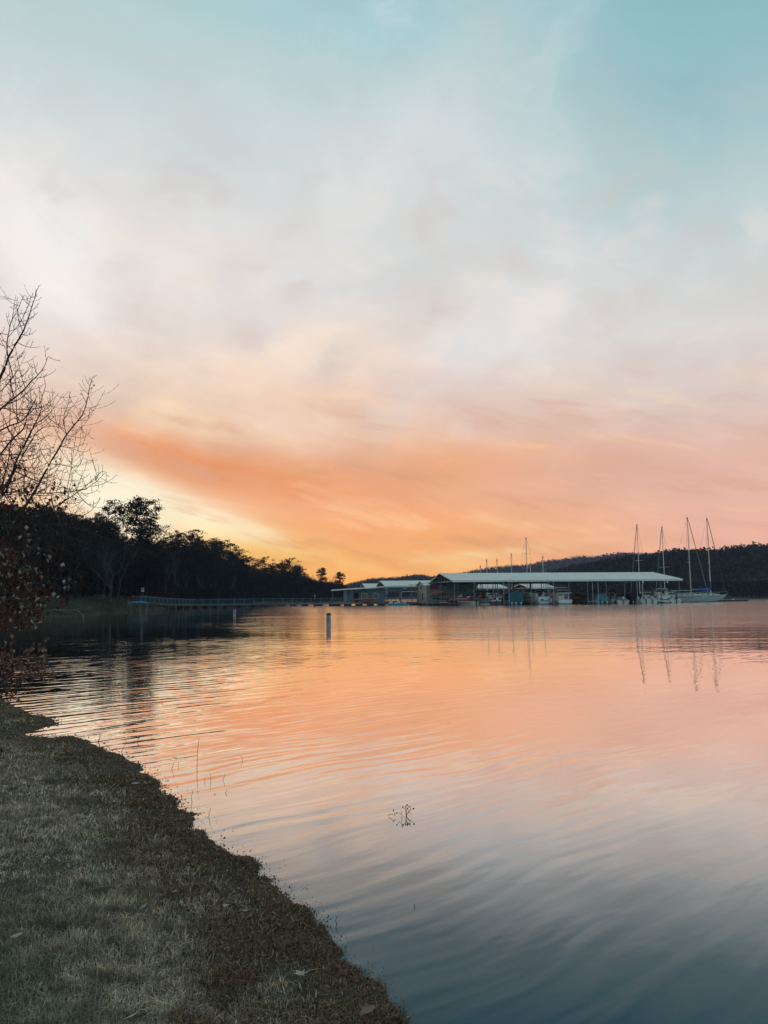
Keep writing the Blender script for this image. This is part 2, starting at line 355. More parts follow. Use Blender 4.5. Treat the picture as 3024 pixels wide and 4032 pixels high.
struct(MB().add([(-S,-S,-3),(S,-S,-3),(S,S,-3),(-S,S,-3)], [(0,1,2,3)]).build('lake_bed', M['bed'], fix=False))
# ------------------------------------------------------------------ near bank
shore_px = [(0,2750),(70,2775),(130,2812),(190,2818),(240,2840),(245,2850),(200,2862),(130,2885),(120,2896),(190,2903),(300,2895),(370,2925),(440,2958),(520,2990),(570,3030),(640,3085),(690,3150),(740,3195),(790,3255),(830,3290),(900,3345),(1000,3405),(1060,3470),(1150,3530),(1220,3590),(1290,3655),(1370,3745),(1450,3830),(1530,3905),(1600,4000),(1640,4120)]
poly = [(-60,60),(-30,27),(-14,17.5)]+[tuple(G(x+(0 if y < 2900 else min(42,(y-2900)*.06+8)),y).xy) for x,y in shore_px]
lx, ly = poly[-1]; poly += [(lx+.8,ly-1.5),(lx+2.2,-4),(lx+8,-20),(20,-60),(-60,-60)]
PA = np.array(poly); PB = np.roll(PA, -1, 0)
def sdist(X, Y):
    """positive inland"""
    X = np.asarray(X, float); Y = np.asarray(Y, float); best = np.full(X.shape, 1e9); ins = np.zeros(X.shape, bool)
    for (ax,ay),(bx,by) in zip(PA, PB):
        ex, ey = bx-ax, by-ay; L2 = ex*ex+ey*ey
        tt = np.clip(((X-ax)*ex+(Y-ay)*ey)/L2, 0, 1)
        best = np.minimum(best, np.hypot(X-ax-tt*ex, Y-ay-tt*ey))
        c = ((ay > Y) != (by > Y)) & (X < (bx-ax)*(Y-ay)/((by-ay) if by != ay else 1e-9)+ax)
        ins ^= c
    d = np.where(ins, best, -best); k = np.abs(d) < .9
    if k.any():
        d = d.copy(); d[k] += np.array([.05*mnoise.noise(Vector((x*2.6,y*2.6,2)))+.05*mnoise.noise(Vector((x*8,y*8,0)))+.03*mnoise.noise(Vector((x*22,y*22,4))) for x,y in zip(X[k],Y[k])])
    return d
def bank_z(X, Y, d=None):
    if d is None: d = sdist(X, Y)
    z = np.interp(d, [-3,-.5,-.12,0,.10,.35,1.0,3,10,40], [-.9,-.25,-.06,-.012,.008,.022,.06,.15,.5,1.2])
    return z
vnv = np.vectorize(lambda x,y: mnoise.noise(Vector((x,y,0))))
xs = np.concatenate([np.arange(-60,-9,1.5), np.arange(-9,3,.07), np.arange(3,22,1.5)])
ys = np.concatenate([np.arange(-60,1.5,1.5), np.arange(1.5,19,.08), np.arange(19,62,1.5)])
GX, GY = np.meshgrid(xs, ys); GZ = bank_z(GX, GY)
GZ = GZ + .010*vnv(GX*3,GY*3) + .006*vnv(GX*9,GY*9)
V = np.stack([GX,GY,GZ],-1).reshape(-1,3); nx = len(xs); ny = len(ys)
ii, jj = np.meshgrid(np.arange(ny-1), np.arange(nx-1), indexing='ij'); k0 = (ii*nx+jj).ravel()
F = np.stack([k0,k0+1,k0+nx+1,k0+nx],1); keep = GZ.reshape(-1)[F].max(1) > -.6
M['soil'] = mat('thatch_and_soil', (.075,.058,.042), .95, .5, 12, col2=(.035,.032,.022), bump=.02, bscale=60)
struct(npmesh('grass_bank', V, F[keep], M['soil'], smooth=True))
# ------------------------------------------------------------------ far shore and wooded hills
SHX = [-9000,-3000,-600,100,195,300,398,480,542,600,645,700,780,850,1000,1130,1340,1400,1480,1700,2000,2500,2900,3400,5000,12000]
SHD = [40,60,70,73,78,86,94,103,113,121,128,150,172,190,225,255,300,340,520,560,480,330,262,240,220,200]
def shoreD(x): return float(np.interp(x, SHX, SHD))
KX = [-3000,300,700,1000,1200,1340,1500,1900,2200,2500,2900,3400,6000]
KZ = [1.1,1.05,.95,.55,.35,.12,.05,.10,.4,.6,.8,.9,1.0]
def hk(x): return float(np.interp(x, KX, KZ))
def prof(s): return float(np.interp(s, [-12,-3,0,3,8,16,40,80,150,260,420], [-1.5,-.3,0,.35,.8,1.15,3.0,7.5,14,22,26]))
def gz(x, s):
    k = hk(x); w = min(1,max(0,(s-12)/20))
    return prof(s)*(1+(k-1)*w) if s > 0 else prof(s)
def onshore(x, s):
    D = shoreD(x)+s; return XD(x, D), D, gz(x, s)
cols = list(np.arange(-2600,5600,26)); ss = [-12,-4,-1,0,1.5,3,6,10,16,25,40,60,80,110,150,200,260,340,430]
V = []
for ci, x in enumerate(cols):
    for s in ss:
        X, D, z = onshore(x, s+ (2.2*fbm(x*.013, 3.1) if s < 60 else 0))
        V.append((X, D, z + (.12*fbm(X*.2,D*.2) if s > 0 else 0) + (1.5*fbm(X*.02,D*.02) if s > 60 else 0)))
ns = len(ss); F = [(c*ns+i, c*ns+i+1, (c+1)*ns+i+1, (c+1)*ns+i) for c in range(len(cols)-1) for i in range(ns-1)]
struct(npmesh('far_shore', V, F, mat('shore_leaf_litter', (.042,.033,.026), .95, .5, .6, col2=(.020,.021,.014), bump=.05, bscale=3), smooth=True))
def ridge(name, pts, D0, depth, base=0, m_=M['hill']):
    """far hill: crest follows a skyline of (x,y) points at distance D0; slopes down towards the lake and away"""
    xs_ = np.arange(pts[0][0], pts[-1][0]+1, 24); V = []
    rows = [(-1,0),(-.7,.22),(-.4,.55),(-.2,.82),(0,1),(.3,.9),(.8,.5)]
    for x in xs_:
        y = np.interp(x, [p[0] for p in pts], [p[1] for p in pts])
        for rr, hh in rows:
            D = D0+rr*depth; z = P(x, y, D0).z
            V.append((XD(x, D0)*(D/D0)**.5, D, max(-2, z*hh-(2 if hh == 0 else 0)) + 0.06*z*hh*fbm(x*.01, rr*3)))
    k = len(rows); F = [(c*k+i,c*k+i+1,(c+1)*k+i+1,(c+1)*k+i) for c in range(len(xs_)-1) for i in range(k-1)]
    return struct(npmesh(name, V, F, m_, smooth=True)), np.array(V).reshape(len(xs_), k, 3)
hillsA = [(1250,2352),(1330,2326),(1400,2304),(1460,2292),(1520,2287),(1600,2280),(1640,2274),(1700,2280),(1790,2284),(1900,2300),(2000,2330)]
hillsB = [(1640,2345),(1700,2285),(1790,2264),(1850,2250),(1900,2242),(1960,2234),(2020,2229),(2080,2229),(2130,2216),(2200,2206),(2260,2196),(2330,2188),(2420,2183),(2500,2180),(2620,2178),(2800,2175),(3300,2160),(4000,2140)]
hillsC = [(2080,2350),(2170,2268),(2250,2245),(2330,2228),(2420,2212),(2520,2198),(2600,2190),(2700,2180),(2830,2174),(2900,2164),(2970,2158),(3024,2152),(3400,2120),(5000,2060)]
_, rA = ridge('distant_hill', hillsA, 1000, 350)
_, rB = ridge('far_hill', [(x, y+5) for x, y in hillsB], 1300, 450)
_, rC = ridge('near_right_hill', [(x, y+13) for x, y in hillsC], 470, 150)
def hill_canopy(name, label, grid, n_, size, per, spread, m_, hmul=1.0):
    """tree crowns covering a far wooded hill, too many to count: one mesh"""
    nx_, k, _ = grid.shape; V = []; 
    ci = rng.uniform(0, nx_-1.001, n_); ri = np.clip(np.abs(rng.normal(0, 1.6, n_))*-1+4.15, 0.1, 4.6); ri[:n_//2] = rng.uniform(.2,4.3,n_//2)
    i0 = ci.astype(int); f = (ci-i0)[:,None]; j0 = ri.astype(int); g = (ri-j0)[:,None]
    p = (grid[i0,j0]*(1-f)+grid[i0+1,j0]*f)*(1-g)+(grid[i0,j0+1]*(1-f)+grid[i0+1,j0+1]*f)*g
    h_ = rng.uniform(.5,1.3,n_)*size*hmul; 
    cen = np.repeat(p, per, 0); hh = np.repeat(h_, per)
    off = rng.normal(0, 1, (len(cen),3)); off /= np.linalg.norm(off,axis=1)[:,None]
    off *= rng.uniform(.5,1,(len(cen),1))
    cen = cen + off*np.stack([hh*spread, hh*spread, hh*.5],1); cen[:,2] += hh*.3
    a1 = rng.normal(0,1,(len(cen),3)); a1 /= np.linalg.norm(a1,axis=1)[:,None]
    a2 = np.cross(a1, rng.normal(0,1,(len(cen),3))); a2 /= np.linalg.norm(a2,axis=1)[:,None]
    s = (size*.13*rng.uniform(.5,1.2,len(cen)))[:,None]
    V = np.stack([cen-a1*s, cen-a2*s*.8, cen+a1*s, cen+a2*s*.8],1).reshape(-1,3)
    F = np.arange(len(V)).reshape(-1,4)
    o = npmesh(name, V, F, m_); struct(o, 'stuff'); tag(o, label, 'woodland'); return o
hill_canopy('distant_wood', 'woodland covering the low hill behind the left marina roofs', rA, 4200, 6.0, 14, .4, M['far_wood'])
hill_canopy('far_wood', 'hazy blue woodland on the farthest ridge right of centre', rB, 9000, 6.5, 16, .4, M['far_wood'])
hill_canopy('hillside_wood', 'dark woodland covering the near hill behind the sailboats', rC, 9000, 6.0, 24, .42, M['far_wood'])
# ------------------------------------------------------------------ tree prototypes
def quads(cen, size, flat=0.0):
    N = len(cen); a1 = rng.normal(0,1,(N,3)); a1[:,2] *= (1-flat); a1 /= np.linalg.norm(a1,axis=1)[:,None]
    a2 = np.cross(a1, rng.normal(0,1,(N,3))+np.array([0,0,1.5*flat])); a2 /= np.linalg.norm(a2,axis=1)[:,None]
    s = (size*rng.uniform(.6,1.3,N))[:,None]
    V = np.stack([cen-a1*s, cen-a2*s*.5, cen+a1*s, cen+a2*s*.5],1).reshape(-1,3)
    return V, np.arange(len(V)).reshape(-1,4)
def make_pine(seed, crown_from=.35, width=.26, pads=46, per=46):
    """1 m tall unit pine (scaled on placing): trunk with limbs, crown of needle clumps"""
    global rng
    rs = random.Random(seed); rng = np.random.default_rng(seed)
    t = MB(); H = 16.0; lean = rs.uniform(-.5,.5)
    tr = [(lean*(i/8)**2+.12*rs.uniform(-1,1), .12*rs.uniform(-1,1), H*.95*i/8) for i in range(9)]
    t.tube(tr, .24, .05, 7)
    cen = []
    for i in range(pads):
        f = crown_from+(1-crown_from)*(i+rs.random())/pads
        env = math.sin(min(1,max(.06,(1.04-f)/(1.04-crown_from)))**.75*math.pi*.86)**.8 if f < .99 else .15
        rad = H*width*env*rs.uniform(.35,1.05)
        th = rs.uniform(0, 2*math.pi); k = min(7, int(f/.95*8)); zz = H*.95*f
        base = Vector(tr[k]).lerp(Vector(tr[k+1]), max(0,min(1,f/1*8-k)))
        tip = base+Vector((math.cos(th)*rad, math.sin(th)*rad, rad*.28+rs.uniform(-.2,.6)))
        mid = base.lerp(tip, .55)+Vector((0,0,-.15))
        t.tube([base, mid, tip], .07, .02, 4, cap=False)
        pr = rs.uniform(.55,1.15)*(.6+.6*env)
        q_ = rng.normal(0,1,(per,3))*np.array([pr*.62,pr*.62,pr*.26])+np.array(tip)+np.array([0,0,.1])
        cen.append(q_)
        if rs.random() < .5: cen.append(rng.normal(0,1,(per//3,3))*np.array([pr*.4,pr*.4,pr*.2])+np.array(mid))
    cen = np.concatenate(cen)
    Vq, Fq = quads(cen, .21, .3)
    return t, Vq, Fq
def pine_proto(seed, **kw):
    t, Vq, Fq = make_pine(seed, **kw)
    r = thing('pine_tree', 'x', 'pine tree', (0,0,0))
    t.build('trunk', M['bark'], r, fix=False); npmesh('crown', Vq, Fq, M['needles'], r)
    return r
def bare_mesh(seed, H=12, spread=.75, levels=5, rad=.2):
    rs = random.Random(seed); t = MB(); t2 = MB()
    def rec(p, d, L, r, lv):
        n_ = 4; pts = [p]; dd = d.copy()
        for i in range(n_):
            dd = (dd+Vector((rs.uniform(-1,1),rs.uniform(-1,1),rs.uniform(-.3,1)))*.16).normalized()
            pts.append(pts[-1]+dd*L/n_)
        (t if lv >= levels-1 else t2).tube(pts, r, r*.55, 6 if lv >= levels-1 else 3, cap=False)
        if lv <= 0: return
        for i in range(rs.randint(3,4) if lv > 1 else 3):
            k = rs.randint(1, n_) if lv < levels else rs.randint(2, n_)
            a_ = rs.uniform(0, 2*math.pi); w = Vector((math.cos(a_), math.sin(a_), 0))
            nd = (dd*.75+w*spread*rs.uniform(.5,1.1)+Vector((0,0,.15))).normalized()
            rec(pts[k], nd, L*rs.uniform(.55,.8), r*.5, lv-1)
    rec(Vector((0,0,0)), Vector((0,0,1)), H*.36, rad, levels)
    return t, t2
def bare_proto(seed, m_, name='bare_tree', **kw):
    t, t2 = bare_mesh(seed, **kw); r = thing(name, 'x', 'bare tree')
    t.build('trunk', m_, r, fix=False); t2.build('branches', m_, r, fix=False); return r
pines = [pine_proto(11), pine_proto(12, crown_from=.45, width=.22), pine_proto(13, crown_from=.28, width=.24, pads=56), pine_proto(14, crown_from=.5, width=.28), pine_proto(15, crown_from=.4, width=.19, pads=38), pine_proto(16, crown_from=.34, width=.19, pads=64, per=80), pine_proto(17, crown_from=.5, width=.27, pads=70, per=70)]
bares = [bare_proto(21, M['mid_bark'], levels=6, rad=.17), bare_proto(22, M['mid_bark'], spread=.55, rad=.15), bare_proto(23, M['bark'], spread=.38, rad=.22, levels=4)]
sky_x = [-900,0,200,300,400,480,600,650,700,800,850,930,960,1000,1060,1110,1160,1200,1250,1300,1350,1390]
sky_y = [1985,1995,1998,2022,2042,2085,2096,2106,2112,2124,2136,2160,2190,2214,2224,2228,2234,2266,2292,2300,2314,2322]
used = set()
def put_tree(proto, nat, x, s, H, label, group, wscale=1.0):
    nat = proto.get('nat', nat); X, D, z = onshore(x, s); k = H/nat; loc = (X, D, z-.15)
    sc = (k*wscale, k*wscale, k); rz = random.uniform(0,6.28)
    if proto.name not in used:
        used.add(proto.name); proto.location = loc; proto.rotation_euler = (0,0,rz); proto.scale = sc
        proto['label'] = label
        if group: proto['group'] = group
        return proto
    return copy_tree(proto, loc, rz, sc, label, group)
GP = 'pines of the wooded left shore'
# the ones a viewer can point at
put_tree(pines[6], 16, 543, 34, P(543,1962,shoreD(543)+34).z-gz(543,34), 'big round-crowned pine standing highest on the left hill skyline', None, .74)
put_tree(pines[0], 16, 590, 42, P(597,2035,shoreD(590)+42).z-gz(590,42), 'pine with a low right shoulder just right of the tallest pine', None, 1.0)
put_tree(pines[1], 16, 420, 46, P(418,1968,shoreD(420)+46).z-gz(420,46), 'smaller pine just left of the tallest skyline pine', None, .7)
put_tree(pines[5], 16, 1269, 6, P(1269,2232,shoreD(1269)+6).z-gz(1269,6), 'slim tall pine standing alone above the bare trees at the end of the wood', None, .75)
put_tree(pines[5], 16, 1337, 3, P(1337,2249,shoreD(1337)+3).z-gz(1337,3), 'last leaning pine at the right tip of the left shore', None, .85)
put_tree(pines[2], 16, 1068, 12, P(1068,2216,shoreD(1068)+12).z-gz(1068,12), 'pine with a rounded top left of the gap before the last pines', None, .9)
put_tree(pines[3], 16, 1162, 8, P(1162,2228,shoreD(1162)+8).z-gz(1162,8), 'open-crowned pine near the low end of the left wood', None, .9)
lab = {0:'pine in the front row of the left wood', 1:'pine in the middle of the left wood', 2:'pine on the crest of the left wood'}
for x in range(-160, 1262, 17):
    for lay, (s0, s1, f0, f1) in enumerate([(12,24,.58,.82),(30,55,.72,.90),(62,92,.88,1.08)]):
        xx = x+random.uniform(-9,9); s = random.uniform(s0,s1)
        if lay == 0 and xx < 560: s += 10
        if lay == 2 and xx > 330 and random.random() < .42: continue
        if xx > 950 and lay == 2: s = random.uniform(25,45)
        if xx > 950 and lay == 1: s = random.uniform(14,25)
        ys_ = np.interp(xx, sky_x, sky_y); zt = P(xx, ys_, shoreD(xx)+s).z; H = (zt-gz(xx,s))*random.uniform(f0,f1)*(random.uniform(1.06,1.14) if lay == 2 and random.random() < .2 and not 380 < xx < 620 else 1)
        if xx > 640: H *= 1.08
        if H < 3: continue
        H = min(H, 26)
        put_tree(random.choice(pines[:5]), 16, xx, s, H, lab[lay]+(' above the leafy near tree' if xx < 180 else ' above the open clearing' if xx < 480 else ' below and right of the tallest pine' if xx < 700 else ' above the middle of the footbridge' if xx < 950 else ' near its low right end'), GP, random.uniform(.85,1.2)*(1 if H > 10 else 1.25))
# bare trees
for p_ in bares:
    p_['nat'] = max(v_.co.z for c_ in p_.children for v_ in c_.data.vertices); print('NAT', p_['nat'])
nb = 10.2
put_tree(bares[0], nb, 430, 13, P(430,2080,shoreD(430)+13).z-gz(430,13), 'large spreading bare tree on the open left shore', None, 1.25)
put_tree(bares[1], nb, 462, 20, 10, 'slimmer bare tree behind the large spreading one on the left shore', None)
put_tree(bares[1], nb, 404, 24, 9, 'bare tree left of the large spreading one', None)
put_tree(bares[0], nb, 250, 26, 10, 'bare tree behind the fallen limb on the left shore', None)
for x in (640,668,705,735,790,840,905): put_tree(random.choice(bares[:2]), nb, x+random.uniform(-8,8), random.uniform(4,9), random.uniform(7,11), 'thin pale-stemmed bare tree behind the gangway railing', 'bare trees at the water edge behind the gangway', .7)
for x in (1188,1196,1204,1212,1219,1226,1234,1242,1250,1258,1280,1286,1292,1298,1303,1308,1313,1318,1324,1352,1360): put_tree(bares[2], nb, x, random.uniform(4,14), random.uniform(7.5,10.5)*(1 if x < 1340 else .75), 'thin bare tree at the right end of the left wood', 'bare trees at the tip of the left wood', .9)
for x in (2862,2890,2915,2950,2962,2990,3015,2700,2735,2750,2800): put_tree(random.choice(bares[:2]), nb, x, random.uniform(2,14), random.uniform(7,12), 'pale bare tree at the foot of the right hill', 'bare trees on the right shore', .8)
# undergrowth mass filling the wood
def brush(name, label, xr, sr, n_, hfun, m_, size, per):
    cen = []
    for _i in range(n_):
        x = random.uniform(*xr); s = random.uniform(*sr); X, D, z = onshore(x, s); h_ = hfun(x, s)
        cen.append(np.array([X, D, z])+rng.uniform(0,1,(per,3))*np.array([0,0,h_])+rng.normal(0,1,(per,3))*np.array([.9,.9,.15]))
    cen = np.concatenate(cen); N = len(cen); up = rng.normal(0,.35,(N,3))+np.array([0,0,1]); up /= np.linalg.norm(up,axis=1)[:,None]
    sd_ = np.cross(up, rng.normal(0,1,(N,3))); sd_ /= np.linalg.norm(sd_,axis=1)[:,None]
    l = (size*rng.uniform(.5,1.4,N))[:,None]
    V = np.stack([cen-sd_*l*.16, cen+sd_*l*.16, cen+up*l+sd_*l*.05],1).reshape(-1,3)
    o = npmesh(name, V, np.arange(len(V)).reshape(-1,3), m_); struct(o,'stuff'); tag(o, label, 'undergrowth'); return o
def hbrush(x, s): return min(9, max(1.5,(P(x, np.interp(x,sky_x,sky_y), shoreD(x)+s).z-gz(x,s))*.62)) if x < 1392 else 3
brush('undergrowth', 'tangled dark undergrowth filling the left shore wood', (-300,1215), (24,75), 2600, hbrush, M['brush'], .9, 44)
brush('waterside_brush', 'low bare brush along the water behind the gangway', (650,1400), (1,14), 500, lambda x,s: 3.2, M['brush'], .6, 40)
brush('tip_thicket', 'brushy thicket tapering off at the right tip of the left shore', (1180,1400), (1,22), 420, lambda x,s: max(1.0,(P(x, np.interp(x,[1180,1250,1340,1400],[2275,2298,2308,2345]), shoreD(x)+s).z-.5)), M['brush'], .8, 60)
brush('right_shore_brush', 'low bare brush along the right shore under the hill', (1500,3300), (1,20), 1500, lambda x,s: 5.0, M['brush'], .8, 26)
brush('shore_tufts', 'short dry tufts and leaf litter on the open left shore', (-100,660), (0,26), 1500, lambda x,s: .12, M['tuft'], .32, 14)
rng = np.random.default_rng(99)

# ------------------------------------------------------------------ haze over the lake
hz = MB().box(-1500,1500,-60,1800,-4,98).build('haze', M['hill']); struct(hz,'stuff'); tag(hz, 'thin blue dusk haze over the lake and hills', 'haze')
hm = bpy.data.materials.new('dusk_haze'); hm.use_nodes = True; q = NT(hm.node_tree)
vo = q.new('ShaderNodeVolumePrincipled'); vo.inputs['Color'].default_value = (.60,.70,1.0,1); vo.inputs['Density'].default_value = .00018; vo.inputs['Anisotropy'].default_value = 0
mo_ = q.new('ShaderNodeOutputMaterial'); q.l.new(vo.outputs[0], mo_.inputs['Volume']); hz.data.materials.clear(); hz.data.materials.append(hm)
# ================================================================== marina
GA = math.atan2(3.2, 25)               # the docks' long side runs almost square to the view, turned slightly
ROT = R(6.8)                            # local x = along the eave (right, slightly away), local y = across the dock (away)
def covered_dock(name, label, loc, L, Wd, eave, ridge, bays=None, slips=True, gable_fill=True, front_wall=None, roofmat='roof', group=None, over=.5):
    r = thing(name, label, 'covered dock', loc, ROT, group)
    th = .10
    b = MB()
    for sgn in (0,1):
        y0, y1 = (-over, Wd/2) if sgn == 0 else (Wd+over, Wd/2)
        ze = eave-over*(ridge-eave)/(Wd/2)
        v = [(-over,y0,ze),(L+over,y0,ze),(L+over,y1,ridge),(-over,y1,ridge)]
        b.add(v+[(x,y,z-th) for x,y,z in v], [(0,1,2,3),(7,6,5,4),(0,4,5,1),(1,5,6,2),(3,7,4,0),(2,6,7,3)])
    b.build('roof', M[roofmat], r)
    b = MB(); ze = eave-over*(ridge-eave)/(Wd/2)
    b.box(-over-.01,L+over+.01,-over-.03,-over-.003,ze-.36,ze-.04); b.box(-over,L+over,Wd+over+.003,Wd+over+.03,ze-.36,ze-.04)
    for x in (-over-.035, L+over+.035):
        for y0 in (-over, Wd+over):
            s_ = .03
            b.add([(x-s_,y0,ze-.16),(x+s_,y0,ze-.16),(x+s_,Wd/2,ridge-.14),(x-s_,Wd/2,ridge-.14),(x-s_,y0,ze+.03),(x+s_,y0,ze+.03),(x+s_,Wd/2,ridge+.04),(x-s_,Wd/2,ridge+.04)],
                  [(0,3,2,1),(4,5,6,7),(0,1,5,4),(1,2,6,5),(2,3,7,6),(3,0,4,7)])
    b.build('fascia', M['trim'], r)
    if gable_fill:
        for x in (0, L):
            g = MB(); g.prism([(0.1,eave-.12),(Wd-.1,eave-.12),(Wd/2,ridge-.2)], x-.03, x+.03, 'x'); go = g.build('gable_shade_panel', M['shade_and_door'], r)  # solid dark sheet stands in for the shade inside the open truss gable
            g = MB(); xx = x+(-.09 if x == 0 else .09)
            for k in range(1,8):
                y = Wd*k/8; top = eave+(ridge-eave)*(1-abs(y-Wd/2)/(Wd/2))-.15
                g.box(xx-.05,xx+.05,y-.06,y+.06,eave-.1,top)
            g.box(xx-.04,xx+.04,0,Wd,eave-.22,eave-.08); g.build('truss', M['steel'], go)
    # beams and posts
    b = MB()
    for y in (0, Wd*.5, Wd): b.box(0,L,y-.07,y+.07,eave-.42 if y not in (Wd*.5,) else eave-.3,eave-.14)
    b.build('beam', M['dark_steel'], r)
    nbay = bays or max(2, round(L/4.1)); step = L/nbay
    nbp = 0
    for i in range(nbay+1):
        for y in (0, Wd*.33, Wd*.5, Wd*.67, Wd):
            if y == Wd*.33 or y == Wd*.67:
                if i % 2: continue
            p = MB(); p.box(i*step-.055,i*step+.055,y-.055,y+.055,-.4,eave-.18); p.build('post', M['dark_steel'] if y else M['steel'], r, fix=False); nbp += 1
    # centre walkway and fingers
    w = MB(); w.box(0,L,Wd/2-1.1,Wd/2+1.1,.34,.48); w.box(0,L,Wd/2-1.0,Wd/2+1.0,-.3,.33); w.build('walkway', M['deck'], r)
    if slips:
        for i in range(nbay+1):
            for side in (0,1):
                if i % 2 and side: continue
                y0, y1 = (-.2, Wd/2-1.15) if side == 0 else (Wd/2+1.15, Wd+.2)
                f = MB(); f.box(i*step-.42,i*step+.42,y0,y1,.32,.44); fo = f.build('finger_dock', M['deck'], r)
                f = MB()
                for yy in np.arange(y0+.6, y1-.4, 2.4): f.box(i*step-.36,i*step+.36,yy-.5,yy+.5,-.25,.315)
                f.build('float', M['float'], fo)
    if front_wall:
        x0,x1,z0,z1,mm = front_wall
        w = MB(); w.box(x0,x1,.02,.12,z0,z1); w.build('wall', M[mm], r)
    return r, step
MO = Vector((13.4, 148.2, 0)); MW, ML, ME, MR = 25.0, 45.5, 4.85, 6.55
main, MSTEP = covered_dock('covered_boat_dock', 'longest open-sided boat dock with white metal gable roof in front of the sailboats', MO, ML, MW, ME, MR, bays=12)
mrot = Matrix.Rotation(ROT, 3, 'Z')
def mloc(x, y, z=0): return MO + mrot @ Vector((x,y,z))
def main_x(src, y=-0.2):
    """local x on the main dock of an image column at local depth y"""
    lo, hi = -20, 70
    for _ in range(40):
        mid = (lo+hi)/2; w = mloc(mid, y); d = CR3.inverted() @ (w-Vector((0,0,CAM_H))); sx = 1512+FPX*d.x/-d.z
        if sx < src: lo = mid
        else: hi = mid
    return lo
# white pipe frames at the finger ends
for sx, w_ in ((1992,1.05),(2167,1.1),(2342,1.15),(2517,1.1)):
    x = main_x(sx); b = MB()
    for xx in (x-w_/2, x+w_/2): b.tube([(xx,-.75,-.3),(xx,-.75,ME-.4)], .045, k=6)
    for z in (.35,.75,ME-.4): b.tube([(x-w_/2,-.75,z),(x+w_/2,-.75,z)], .04, k=6)
    for xx in (x-w_/2, x+w_/2): b.tube([(xx,-.75,ME-.4),(xx,.02,ME-.34)], .035, k=5)
    b.build('pipe_frame', M['alu'], main)
for sx in (2532, 2628):
    x = main_x(sx); b = MB(); b.lathe([(.05,0),(.13,.03),(.13,.42),(.05,.46)], 8, (x,-.62,ME-.86)); b.build('dock_lamp', M['trim'], main)
# left end platform with railings and many pipes
b = MB(); b.box(-5.4,-.06,-.6,MW+.5,.36,.5); b.build('end_platform', M['deck'], main)
b = MB()
for yy in np.arange(0,MW,2.2): b.box(-5.2,-.3,yy,yy+1.4,-.25,.355)
b.build('end_float', M['float'], main)
for k in range(12):
    b = MB(); x = -5.3; y = MW*k/11
    b.tube([(x,y,.5),(x,y,ME-.5 if k % 3 == 0 else 1.65)], .05, k=5); b.build('rail_post', M['steel'], main, fix=False)
b = MB()
for z in (1.0, 1.6): b.tube([(-5.3,0,z),(-5.3,MW,z)], .035, k=5)
for z in (1.0, 1.6): b.tube([(-5.3,-.5,z),(3.8,-.5,z)], .035, k=5)
b.tube([(-5.3,0,ME-.5),(-5.3,MW,ME-.5)], .05, k=5); b.tube([(-5.3,0,ME-.5),(0,0,ME-.42)], .05, k=5); b.build('rail', M['steel'], main, fix=False)
for k in range(6):
    b = MB(); x = -4.4+1.65*k; b.tube([(x,-.5,.1),(x,-.5,ME-.5 if k % 2 else 1.65)], .045, k=5); b.build('rail_post', M['steel'], main, fix=False)
s_ = thing('sign_board', 'dark red square sign hung under the gable of the longest boat dock', 'sign', P(1709,2317,154.0), ROT)
MB().box(-.85,.85,-.04,.04,-.25,.75).build('board', M['maroon'], s_)
b = MB(); b.tube([(-.6,.0,.752),(-.6,.0,1.35)], .02); b.tube([(.6,.0,.752),(.6,.0,1.35)], .02); b.build('hanger', M['dark_steel'], s_)
# docks and buildings behind and to the left
covered_dock('covered_boat_dock', 'second boat dock whose pale roof shows under the eave of the longest one', Vector((19.0,208,0)), 14, 18, 4.0, 5.0, bays=5)
covered_dock('covered_boat_dock', 'small boat dock whose sloping roof end shows above the large white cruiser', Vector((38.5,204,0)), 6.2, 16, 3.9, 5.0, bays=3)
covered_dock('covered_boat_dock', 'boat dock with the widest white roof left of the tan boathouse', Vector((0.55,181,0)), 17.5, 20, 4.35, 5.7, bays=6, front_wall=(.3,3.6,2.9,4.0,'teal_wall'))
covered_dock('covered_boat_dock', 'small far boat dock whose white gable peeks over the store roof', Vector((-4.6,203,0)), 10, 17, 4.2, 5.4, bays=4, slips=False)
def window(par, x0, x1, y, z0, z1, lit=None):
    f = MB(); t_ = .07
    f.box(x0-t_,x1+t_,y-.05,y+.02,z1,z1+t_); f.box(x0-t_,x1+t_,y-.07,y+.02,z0-t_,z0); f.box(x0-t_,x0,y-.05,y+.02,z0,z1); f.box(x1,x1+t_,y-.05,y+.02,z0,z1)
    w = f.build('window', M['trim'], par); MB().box(x0,x1,y-.015,y+.02,z0,z1).build('pane', M['glass'], w)
